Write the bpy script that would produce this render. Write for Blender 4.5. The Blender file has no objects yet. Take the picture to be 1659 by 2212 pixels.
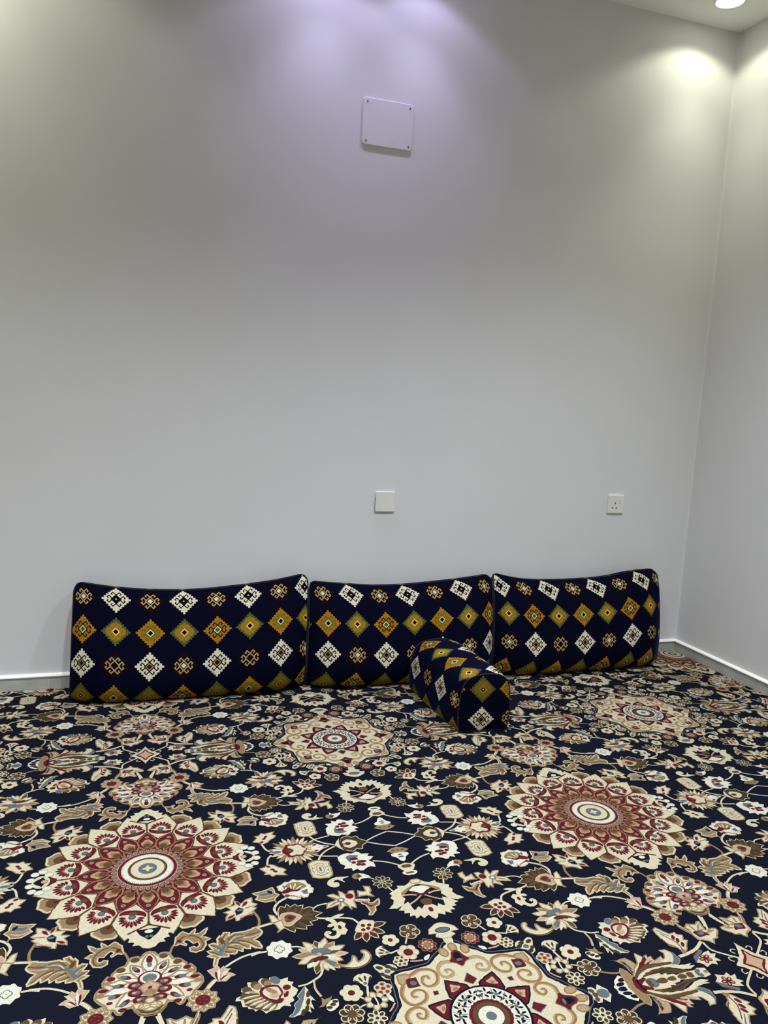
# lamps, watts: (beam edge, beam core) for the wall row, single values for the added fill lamps
P_CORNER, P_COOL, P_COOL2, P_LEFT, P_FILL, P_FILLW = (7, 3), (4.2, 1.6), (5.2, 2.0), (16, 10), (50, 150, 420), (2, 2, 2)
P_MID, P_NARROW, P_SIDE, GLOW = (215, 165, 150), 17, (12, 5), 10
BEAM, BEAMC, BEAMM, BEAMF, CBEAM, BLEND, EXPO = 66, 60, 59, 62, 64, .35, .30
ZT1 = (.432, .408, .394, .392, .403, .420, .446)
ZT2 = (.414, .402, .391, .391, .400, .412, .427)
ZT3 = (.432, .404, .396, .397, .405, .428, .436)
import bpy, bmesh, math, random
import numpy as np
from mathutils import Vector, Matrix
random.seed(7)
S = bpy.context.scene
COL = S.collection

# ------------------------------------------------------------------ helpers
def lin(c):
    return tuple((v/255/12.92 if v/255 <= .04045 else ((v/255+.055)/1.055)**2.4) for v in c)+(1.0,)

def tag(o, label=None, cat=None, group=None, kind=None):
    if label: o['label'] = label
    if cat: o['category'] = cat
    if group: o['group'] = group
    if kind: o['kind'] = kind
    return o

def empty(name, loc, label, cat, group=None):
    o = bpy.data.objects.new(name, None); o.empty_display_size = .05
    COL.objects.link(o); o.location = loc
    return tag(o, label, cat, group)

def obj(name, bm, mats, parent=None, smooth=False, kind=None):
    me = bpy.data.meshes.new(name)
    bm.normal_update(); bm.to_mesh(me); bm.free()
    for m in (mats if isinstance(mats, (list, tuple)) else [mats]): me.materials.append(m)
    if smooth:
        for p in me.polygons: p.use_smooth = True
    o = bpy.data.objects.new(name, me); COL.objects.link(o)
    if parent is not None: o.parent = parent
    if kind: o['kind'] = kind
    return o

def box(bm, x0, x1, y0, y1, z0, z1):
    r = bmesh.ops.create_cube(bm, size=1)
    for v in r['verts']:
        v.co = Vector(((x0+x1)/2+v.co.x*(x1-x0), (y0+y1)/2+v.co.y*(y1-y0), (z0+z1)/2+v.co.z*(z1-z0)))
    return r['verts']

def bevel_all(bm, w, seg=3):
    bmesh.ops.bevel(bm, geom=list(bm.edges), offset=w, segments=seg, profile=.6, affect='EDGES')

def cyl(bm, c, axis, r, h, seg=32, r2=None):
    q = Vector((0, 0, 1)).rotation_difference(Vector(axis)).to_matrix().to_4x4()
    m = Matrix.Translation(Vector(c)) @ q
    return bmesh.ops.create_cone(bm, cap_ends=True, segments=seg, radius1=r, radius2=r if r2 is None else r2, depth=h, matrix=m)

def tube(bm, pts, r, closed=True, seg=8):
    n = len(pts); rings = []
    for i in range(n):
        a = pts[(i-1) % n] if closed or i > 0 else pts[i]
        b = pts[(i+1) % n] if closed or i < n-1 else pts[i]
        d = (Vector(b)-Vector(a)).normalized()
        u = d.cross(Vector((0, 0, 1)) if abs(d.z) < .9 else Vector((0, 1, 0))).normalized(); w = d.cross(u)
        rings.append([bm.verts.new(Vector(pts[i])+r*(math.cos(t)*u+math.sin(t)*w)) for t in [2*math.pi*k/seg for k in range(seg)]])
    for i in range(n if closed else n-1):
        A, B = rings[i], rings[(i+1) % n]
        off = min(range(seg), key=lambda o: sum((A[k].co-B[(k+o) % seg].co).length for k in range(0, seg, 2)))
        for k in range(seg):
            bm.faces.new((A[k], A[(k+1) % seg], B[(k+1+off) % seg], B[(k+off) % seg]))
    if not closed:
        bm.faces.new(rings[0][::-1]); bm.faces.new(rings[-1])

# ------------------------------------------------------------------ materials
def new_mat(name):
    m = bpy.data.materials.new(name); m.use_nodes = True
    nt = m.node_tree; b = nt.nodes['Principled BSDF']
    return m, nt, b

def plain(name, rgb, rough=.6, noise=0, scale=40, bump=0, bscale=200, metal=0, spec=.5, sheen=None, coords='Object'):
    m, nt, b = new_mat(name); N, L = nt.nodes, nt.links
    c = lin(rgb)
    b.inputs['Base Color'].default_value = c; b.inputs['Roughness'].default_value = rough
    b.inputs['Metallic'].default_value = metal; b.inputs['Specular IOR Level'].default_value = spec
    tc = N.new('ShaderNodeTexCoord')
    if noise:
        nz = N.new('ShaderNodeTexNoise'); nz.inputs['Scale'].default_value = scale; nz.inputs['Detail'].default_value = 4
        L.new(tc.outputs[coords], nz.inputs['Vector'])
        cr = N.new('ShaderNodeValToRGB')
        cr.color_ramp.elements[0].position = .3; cr.color_ramp.elements[1].position = .7
        cr.color_ramp.elements[0].color = tuple(v*(1-noise) for v in c[:3])+(1,)
        cr.color_ramp.elements[1].color = tuple(min(1, v*(1+noise)) for v in c[:3])+(1,)
        L.new(nz.outputs['Fac'], cr.inputs['Fac']); L.new(cr.outputs['Color'], b.inputs['Base Color'])
    if bump:
        n2 = N.new('ShaderNodeTexNoise'); n2.inputs['Scale'].default_value = bscale; n2.inputs['Detail'].default_value = 3
        L.new(tc.outputs[coords], n2.inputs['Vector'])
        bp = N.new('ShaderNodeBump'); bp.inputs['Strength'].default_value = bump; bp.inputs['Distance'].default_value = .002
        L.new(n2.outputs['Fac'], bp.inputs['Height']); L.new(bp.outputs['Normal'], b.inputs['Normal'])
    if sheen:
        b.inputs['Sheen Weight'].default_value = sheen[0]; b.inputs['Sheen Roughness'].default_value = sheen[1]
        b.inputs['Sheen Tint'].default_value = sheen[2]
    return m

# tiny expression layer over Math nodes
class X:
    nt = None
    def __init__(s, out): s.o = out
    @staticmethod
    def op(kind, *a):
        n = X.nt.nodes.new('ShaderNodeMath'); n.operation = kind
        for i, v in enumerate(a):
            if isinstance(v, X): X.nt.links.new(v.o, n.inputs[i])
            else: n.inputs[i].default_value = v
        return X(n.outputs[0])
    def __add__(s, b): return X.op('ADD', s, b)
    def __sub__(s, b): return X.op('SUBTRACT', s, b)
    def __mul__(s, b): return X.op('MULTIPLY', s, b)
    def floor(s): return X.op('FLOOR', s)
    def abs(s): return X.op('ABSOLUTE', s)
    def mod(s, b): return X.op('FLOORED_MODULO', s, b)
    def lt(s, b): return X.op('LESS_THAN', s, b)
    def gt(s, b): return X.op('GREATER_THAN', s, b)
    def __or__(s, b): return X.op('MAXIMUM', s, b)
    def __and__(s, b): return X.op('MULTIPLY', s, b)
    def within(s, a, b): return s.gt(a) & s.lt(b)

def kilim_fabric():
    """woven cushion cloth: stepped diamonds with hooked centres, in UV cells of one motif pitch"""
    m, nt, b = new_mat('kilim_velvet'); X.nt = nt; N, L = nt.nodes, nt.links
    uv = N.new('ShaderNodeUVMap'); uv.uv_map = 'UVMap'
    sp = N.new('ShaderNodeSeparateXYZ'); L.new(uv.outputs['UV'], sp.inputs[0])
    u, v = X(sp.outputs['X']), X(sp.outputs['Y'])
    ix, iy = u.floor(), v.floor()
    x = ((u-ix)-.5)*(1/.425); y = ((v-iy)-.5)*(1/.425)
    ax, ay = x.abs(), y.abs()
    A = ax+ay; B = ay-ax
    bi = ((ax*6.5)+.5).floor(); bj = ((ay*6.5)+.5).floor()
    field = (bi+bj).lt(6.5) & ax.lt(1.0) & ay.lt(1.0)
    def hook(o):
        return (B.within(.268+o, .378+o) & A.within(.3, .81)) | (A.within(.70, .81) & B.within(.015+o, .378+o)) | (B.within(.015+o, .122+o) & A.within(.575, .81))
    skel = A.within(.28, .39) | hook(0.0) | hook(-.55)
    k = ix.mod(4.0)+(iy.mod(4.0)*4.0)
    fac = (k+.5)*(1/16)
    Wh=(196,188,166); Bk=(5,5,9); Mr=(20,4,9); Kh=(160,140,92); Kd=(140,122,78); Oc=(154,100,17); Ol=(92,84,26); Oi=(124,100,26); Cr=(206,196,140)
    Gr=(72,80,40); Gd=(76,74,22); Go=(150,104,26); Gi=(120,102,28); Dk=(40,8,14)
    St=(40,70,220); Sr=(190,14,24)
    W1=(Wh,Bk,Bk,Bk,Wh,Wh,Wh); W2=(Wh,Bk,Kd,Dk,Dk,Wh,Wh); S0=(Mr,Kh,Bk,Wh,Wh,Mr,Sr); Sb=(Mr,Kh,Bk,Bk,Bk,Mr,Sr)
    O1=(Oc,Ol,Cr,Bk,Bk,Oi,Oc); O2=(Oc,Dk,Cr,Gr,Gr,Oi,Oc); G1=(Gr,Go,(216,190,104),Bk,Bk,Gi,Gr); G3=(Gd,(116,88,24),(140,114,42),Bk,Wh,(92,84,24),Gd)
    table=[S0,W1,S0,W1, O2,G1,O1,G1, W2,Sb,W2,S0, G3,O1,G3,O2]
    def ramp(j):
        r = N.new('ShaderNodeValToRGB'); r.color_ramp.interpolation = 'CONSTANT'
        e = r.color_ramp.elements
        while len(e) < 16: e.new(.5)
        for i in range(16): e[i].position = i/16
        for i in range(16): e[i].color = lin(table[i][j])
        L.new(fac.o, r.inputs['Fac']); return r.outputs['Color']
    nz = N.new('ShaderNodeTexNoise'); nz.inputs['Scale'].default_value = 60; L.new(uv.outputs['UV'], nz.inputs['Vector'])
    nr = N.new('ShaderNodeValToRGB'); nr.color_ramp.elements[0].color = lin((2,3,18)); nr.color_ramp.elements[1].color = lin((4,5,27))
    L.new(nz.outputs['Fac'], nr.inputs['Fac'])
    cur = nr.outputs['Color']
    for mask, j in ((field, 0), (field & A.lt(.74), 5), (skel & field, 1), (A.lt(.285), 2), (A.lt(.195), 3), (A.lt(.07), 4)):
        mx = N.new('ShaderNodeMix'); mx.data_type = 'RGBA'
        L.new(mask.o, mx.inputs[0]); L.new(cur, mx.inputs[6]); L.new(ramp(j), mx.inputs[7]); cur = mx.outputs[2]
    L.new(cur, b.inputs['Base Color'])
    b.inputs['Roughness'].default_value = .85; b.inputs['Specular IOR Level'].default_value = .04
    b.inputs['Sheen Weight'].default_value = SHEEN; b.inputs['Sheen Roughness'].default_value = .27
    sm = N.new('ShaderNodeMix'); sm.data_type = 'RGBA'; sm.inputs[6].default_value = (.07, .14, .85, 1)
    L.new(field.o, sm.inputs[0]); L.new(ramp(6), sm.inputs[7]); L.new(sm.outputs[2], b.inputs['Sheen Tint'])
    wv = N.new('ShaderNodeTexNoise'); wv.inputs['Scale'].default_value = 90; L.new(uv.outputs['UV'], wv.inputs['Vector'])
    bp = N.new('ShaderNodeBump'); bp.inputs['Strength'].default_value = .25; bp.inputs['Distance'].default_value = .002
    L.new(wv.outputs['Fac'], bp.inputs['Height']); L.new(bp.outputs['Normal'], b.inputs['Normal'])
    return m

SHEEN = .24
WALL = plain('wall_paint', (214,214,216), .75, noise=.012, scale=3, bump=.06, bscale=18, spec=.25)
WALL2 = plain('low_bounce_wall_paint', (164,160,154), .75, noise=.012, scale=3, spec=.25)  # unseen walls given a darker tone to cut bounced light
CEIL = plain('ceiling_paint', (236,236,234), .8, spec=.2)
TILE = plain('grey_stone_tile', (178,177,172), .45, noise=.16, scale=9)
GROUT = plain('white_grout', (248,248,244), .7)
JOINT = plain('tile_joint', (206,204,198), .8)
PLASTIC = plain('white_plastic', (222,222,214), .35)
PLASTICP = plain('matt_white_plastic', (216,216,218), .5, noise=.02, scale=12)
HOLE = plain('dark_hole', (26,24,22), .8)
SCREW = plain('screw_metal', (90,88,100), .4, metal=.7)
FABRIC = kilim_fabric()
NAVY = plain('navy_piping', (3,4,20), .85, noise=.2, scale=300, sheen=(SHEEN, .27, (.10, .2, .85, 1)))
RIM = plain('downlight_rim', (228,228,226), .4)
FLOORM = plain('screed', (120,118,114), .9, noise=.1, scale=20)
def glow(name, rgb, s):
    m, nt, b = new_mat(name); b.inputs['Base Color'].default_value = (.9,.9,.9,1)
    b.inputs['Emission Color'].default_value = rgb+(1,); b.inputs['Emission Strength'].default_value = s
    return m

# ------------------------------------------------------------------ room
RX0, RX1, RY0, RY1, H = -4.95, 0.0, -4.4, 0.0, 2.8908
FL = -.012                                  # slab under the carpet pile
def wall(name, x0, x1, y0, y1, m=None):
    bm = bmesh.new(); box(bm, x0, x1, y0, y1, FL-.05, H+.12); obj(name, bm, m or WALL, kind='structure')
wall('wall_back', RX0-.1, RX1+.1, RY1, RY1+.1)
wall('wall_right', RX1, RX1+.1, RY0, RY1)
wall('wall_left', RX0-.1, RX0, RY0, RY1, WALL2)
wall('wall_front', RX0-.1, RX1+.1, RY0-.1, RY0, WALL2)
bm = bmesh.new(); box(bm, RX0, RX1, RY0, RY1, FL-.05, FL); obj('floor', bm, FLOORM, kind='structure')

WARM = (.98, 1.0, .74); COOL = (.66, .60, 1.0); NEUT = (.87, .94, 1.0)
LAMPS = [  # x, y, colour, beam-edge watts, beam-core watts, label
 (-.235, -.20, WARM, *P_CORNER, 'round white ceiling downlight in the corner above the right wall'),
 (-1.53, -.20, COOL, *P_COOL, 'cool white ceiling downlight nearest above the square wall cover'),
 (-1.93, -.20, COOL, *P_COOL2, 'cool white ceiling downlight just left of the one above the wall cover'),
 (-3.20, -.20, WARM, *P_LEFT, 'warm ceiling downlight over the left end of the back wall'),
 (-4.60, -.20, WARM, *P_LEFT, 'ceiling downlight in the far left corner of the back wall')]
LAMPS.append((-.21, -1.30, WARM, *P_SIDE, 'added unseen ceiling downlight brightening the right wall, next one out from the corner'))  # unseen lamp added to brighten the right wall
for xx, pw in zip((-.9, -2.3, -3.7), P_MID): LAMPS.append((xx, -1.6, NEUT, pw, 0, None))  # unseen mid-room lamps added as fill for floor and lower walls
for xx, pw, pc in zip((-1.0, -2.6, -4.2), P_FILL, P_FILLW): LAMPS.append((xx, -3.3, NEUT, pw, pc, None))  # unseen row added behind the camera as fill light
RH = .056
bm = bmesh.new()
edges = []
def loop(pts):
    vs = [bm.verts.new(p) for p in pts]
    for i in range(len(vs)): edges.append(bm.edges.new((vs[i], vs[(i+1) % len(vs)])))
    return vs
loop([(RX0, RY0, H), (RX1, RY0, H), (RX1, RY1, H), (RX0, RY1, H)])
for x, y, *_ in LAMPS:
    loop([(x+RH*math.cos(t), y+RH*math.sin(t), H) for t in [2*math.pi*i/40 for i in range(40)]])
bmesh.ops.triangle_fill(bm, edges=edges, use_beauty=True)
for f_ in bm.faces:
    if f_.normal.z > 0: f_.normal_flip()
obj('ceiling', bm, CEIL, kind='structure')
bm = bmesh.new(); box(bm, RX0, RX1, RY0, RY1, H+.1, H+.12); obj('ceiling_slab', bm, CEIL, kind='structure')

def downlight(x, y, col, watts, cwatts, label, i):
    lab = label or 'added unseen fill downlight in the ceiling, out from the back wall, number %d' % (i-5)
    root = empty('ceiling_downlight', (x, y, H), lab, 'ceiling light', 'recessed ceiling downlights')
    b1 = bmesh.new()                                        # trim ring with a small lip and the can behind it
    prof = [(RH+.011, 0.0), (RH+.010, -.003), (RH+.004, -.004), (RH-.002, -.002), (RH-.002, .008), (RH-.004, .010)]
    n = 40; rings = [[b1.verts.new((r*math.cos(2*math.pi*k/n), r*math.sin(2*math.pi*k/n), z)) for k in range(n)] for r, z in prof]
    for A, B in zip(rings, rings[1:]):
        for k in range(n): b1.faces.new((A[k], B[k], B[(k+1) % n], A[(k+1) % n]))
    obj('trim_ring', b1, RIM, root, smooth=True)
    b2 = bmesh.new(); cyl(b2, (0, 0, .004), (0, 0, 1), RH-.003, .004, 40)
    obj('diffuser', b2, glow('diffuser_glow', col, GLOW), root)
    near = y > -1.4
    def beam(nm, w_, half, blend, rad, z):
        ld = bpy.data.lights.new(nm, 'SPOT'); ld.energy = w_; ld.color = col
        ld.spot_size = math.radians(2*half); ld.spot_blend = blend; ld.shadow_soft_size = rad
        lo = bpy.data.objects.new(nm, ld); COL.objects.link(lo); lo.parent = root; lo.location = (0, 0, z)
    if near:
        beam('downlight_beam', watts, BEAMC if col is COOL else BEAM, BLEND, .018, .0)
        beam('downlight_core', cwatts, CBEAM, 1.0, .03, .0)
        beam('downlight_centre', P_NARROW, 38, 1.0, .03, .0)
    else:
        beam('downlight_beam', watts, BEAMF if y < -3 else BEAMM, 1.0, .05, -.01)
        beam('downlight_core', cwatts, 86, 1.0, .05, -.01)
for i, a in enumerate(LAMPS): downlight(*a, i)

# skirting: grey tiles, pale joints, white ledge on top
HS = .0603
def skirting(name, tname, along_x):
    bm = bmesh.new(); a0 = RX0 if along_x else RY0
    cuts = [a0]; j = (-2.90 if along_x else -.36)
    while j > a0+.1: cuts.append(j); j -= .6
    if along_x: j = -2.30; cuts += [c for c in (-2.30, -1.70, -1.10, -.50)]
    cuts = sorted(cuts)+[0.0]
    for p, q in zip(cuts, cuts[1:]):
        g = .0012
        vs = box(bm, p+g, q-g, -.009, 0, FL, HS-.009) if along_x else box(bm, -.009, 0, p+g, q-g, FL, HS-.009)
    nf = len(bm.faces)
    if along_x: box(bm, a0, 0, -.0082, 0, FL, HS-.0095)
    else: box(bm, -.0082, 0, a0, 0, FL, HS-.0095)
    bm.faces.ensure_lookup_table()
    for f_ in bm.faces[nf:]: f_.material_index = 1
    obj(name, bm, [TILE, JOINT], kind='structure')
    bm = bmesh.new()
    pr = [(0, HS+.001), (-.010, HS-.001), (-.0145, HS-.006), (-.0145, HS-.0095), (0, HS-.0095)]
    ends = (a0, -.0) if along_x else (a0, -.0)
    V = [[bm.verts.new((e_, d, z) if along_x else (d, e_, z)) for d, z in pr] for e_ in ends]
    for k in range(5): bm.faces.new((V[0][k], V[0][(k+1) % 5], V[1][(k+1) % 5], V[1][k]))
    bm.faces.new(V[0]); bm.faces.new(V[1][::-1]); bmesh.ops.recalc_face_normals(bm, faces=bm.faces)
    obj(tname, bm, GROUT, kind='structure')
skirting('baseboard_back', 'trim_1', True)
skirting('baseboard_right', 'trim_2', False)

# plaster fillet added where the two walls meet, to catch a bright line
bm = bmesh.new(); r_f = .010
pr = [(0, 0)]+[(-r_f+r_f*math.sin(a), -r_f+r_f*math.cos(a)) for a in [math.pi/2*k/6 for k in range(7)]]
pr = [(0.0, 0.0), (-r_f, 0.0)]+[(-r_f*(1-math.sin(a)), -r_f*(1-math.cos(a))) for a in [math.pi/2*k/6 for k in range(1, 6)]]+[(0.0, -r_f)]
V = [[bm.verts.new((x, y, z)) for x, y in pr] for z in (HS, H)]
for k in range(len(pr)): bm.faces.new((V[0][k], V[0][(k+1) % len(pr)], V[1][(k+1) % len(pr)], V[1][k]))
bm.faces.new(V[0]); bm.faces.new(V[1][::-1]); bmesh.ops.recalc_face_normals(bm, faces=bm.faces)
obj('trim_3', bm, WALL, kind='structure')

# ------------------------------------------------------------------ wall fittings
def rounded_plate(bm, w, h, t, r, y0=0, edge=.002, seg=6):
    def outline(rr, dw):
        pts = []
        for cx, cz, a0 in ((1, 1, 0), (-1, 1, 90), (-1, -1, 180), (1, -1, 270)):
            for k in range(seg+1):
                a = math.radians(a0+90*k/seg)
                pts.append((cx*(w/2-dw-rr)+rr*math.cos(a), cz*(h/2-dw-rr)+rr*math.sin(a)))
        return pts
    levels = [(0, 0), (t-edge, 0), (t-edge*.3, edge*.3), (t, edge)]
    R = [[bm.verts.new((x, y0-d, z)) for x, z in outline(r, dw)] for d, dw in levels]
    n = len(R[0])
    for A, B in zip(R, R[1:]):
        for k in range(n): bm.faces.new((A[k], A[(k+1) % n], B[(k+1) % n], B[k]))
    bm.faces.new(R[0][::-1]); bm.faces.new(R[-1])
    bmesh.ops.recalc_face_normals(bm, faces=bm.faces)

root = empty('wall_cover', (-1.6435, 0, 2.2475), 'white square cover plate with four screws, high on the back wall', 'wall cover')
bm = bmesh.new(); rounded_plate(bm, .209, .176, .0075, .012, edge=.0025); obj('cover_plate', bm, PLASTICP, root)
for sx in (-1, 1):
    for sz in (-1, 1):
        bm = bmesh.new(); c = (sx*.0885, -.0076, sz*.0725)
        cyl(bm, c, (0, -1, 0), .0062, .0012, 20); obj('screw_seat', bm, PLASTIC, root)
        bm = bmesh.new(); cyl(bm, (c[0], c[1]-.0008, c[2]), (0, -1, 0), .0029, .0016, 14); box(bm, c[0]-.0028, c[0]+.0028, c[1]-.0019, c[1]-.0015, c[2]-.0005, c[2]+.0005)
        obj('screw', bm, SCREW, root)

root = empty('blank_outlet_plate', (-1.5738, 0, .7404), 'square white blank wall plate above the middle back cushion', 'wall plate')
bm = bmesh.new(); rounded_plate(bm, .086, .086, .0095, .003, edge=.002); obj('plate', bm, PLASTIC, root)
bm = bmesh.new(); box(bm, -.0436, -.0428, -.006, -.002, .004, .018); obj('knockout_slot', bm, HOLE, root)
bm = bmesh.new(); box(bm, -.0434, -.0428, -.0024, -.0006, -.04, .0); obj('edge_gap', bm, HOLE, root)

root = empty('wall_socket', (-.427, 0, .7398), 'white switched wall socket with three pin holes, near the right corner', 'wall socket')
bm = bmesh.new(); rounded_plate(bm, .086, .086, .0095, .003, edge=.002); obj('faceplate', bm, PLASTIC, root)
for dx, dz, w, h_ in ((-.0055, .004, .0046, .0095), (-.019, -.018, .0085, .0048), (.003, -.018, .0085, .0048)):
    bm = bmesh.new(); box(bm, dx-w/2, dx+w/2, -.0099, -.0090, dz-h_/2, dz+h_/2); obj('pin_hole', bm, HOLE, root)
bm = bmesh.new(); vs = box(bm, .013, .026, -.0125, -.009, .002, .022)
for v in vs:
    if v.co.y < -.011 and v.co.z < .01: v.co.y += .002
bevel_all(bm, .0006, 2); obj('rocker_switch', bm, PLASTIC, root)
bm = bmesh.new(); box(bm, .0185, .0225, -.0112, -.0100, .0035, .0055); obj('switch_mark', bm, SCREW, root)
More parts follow.
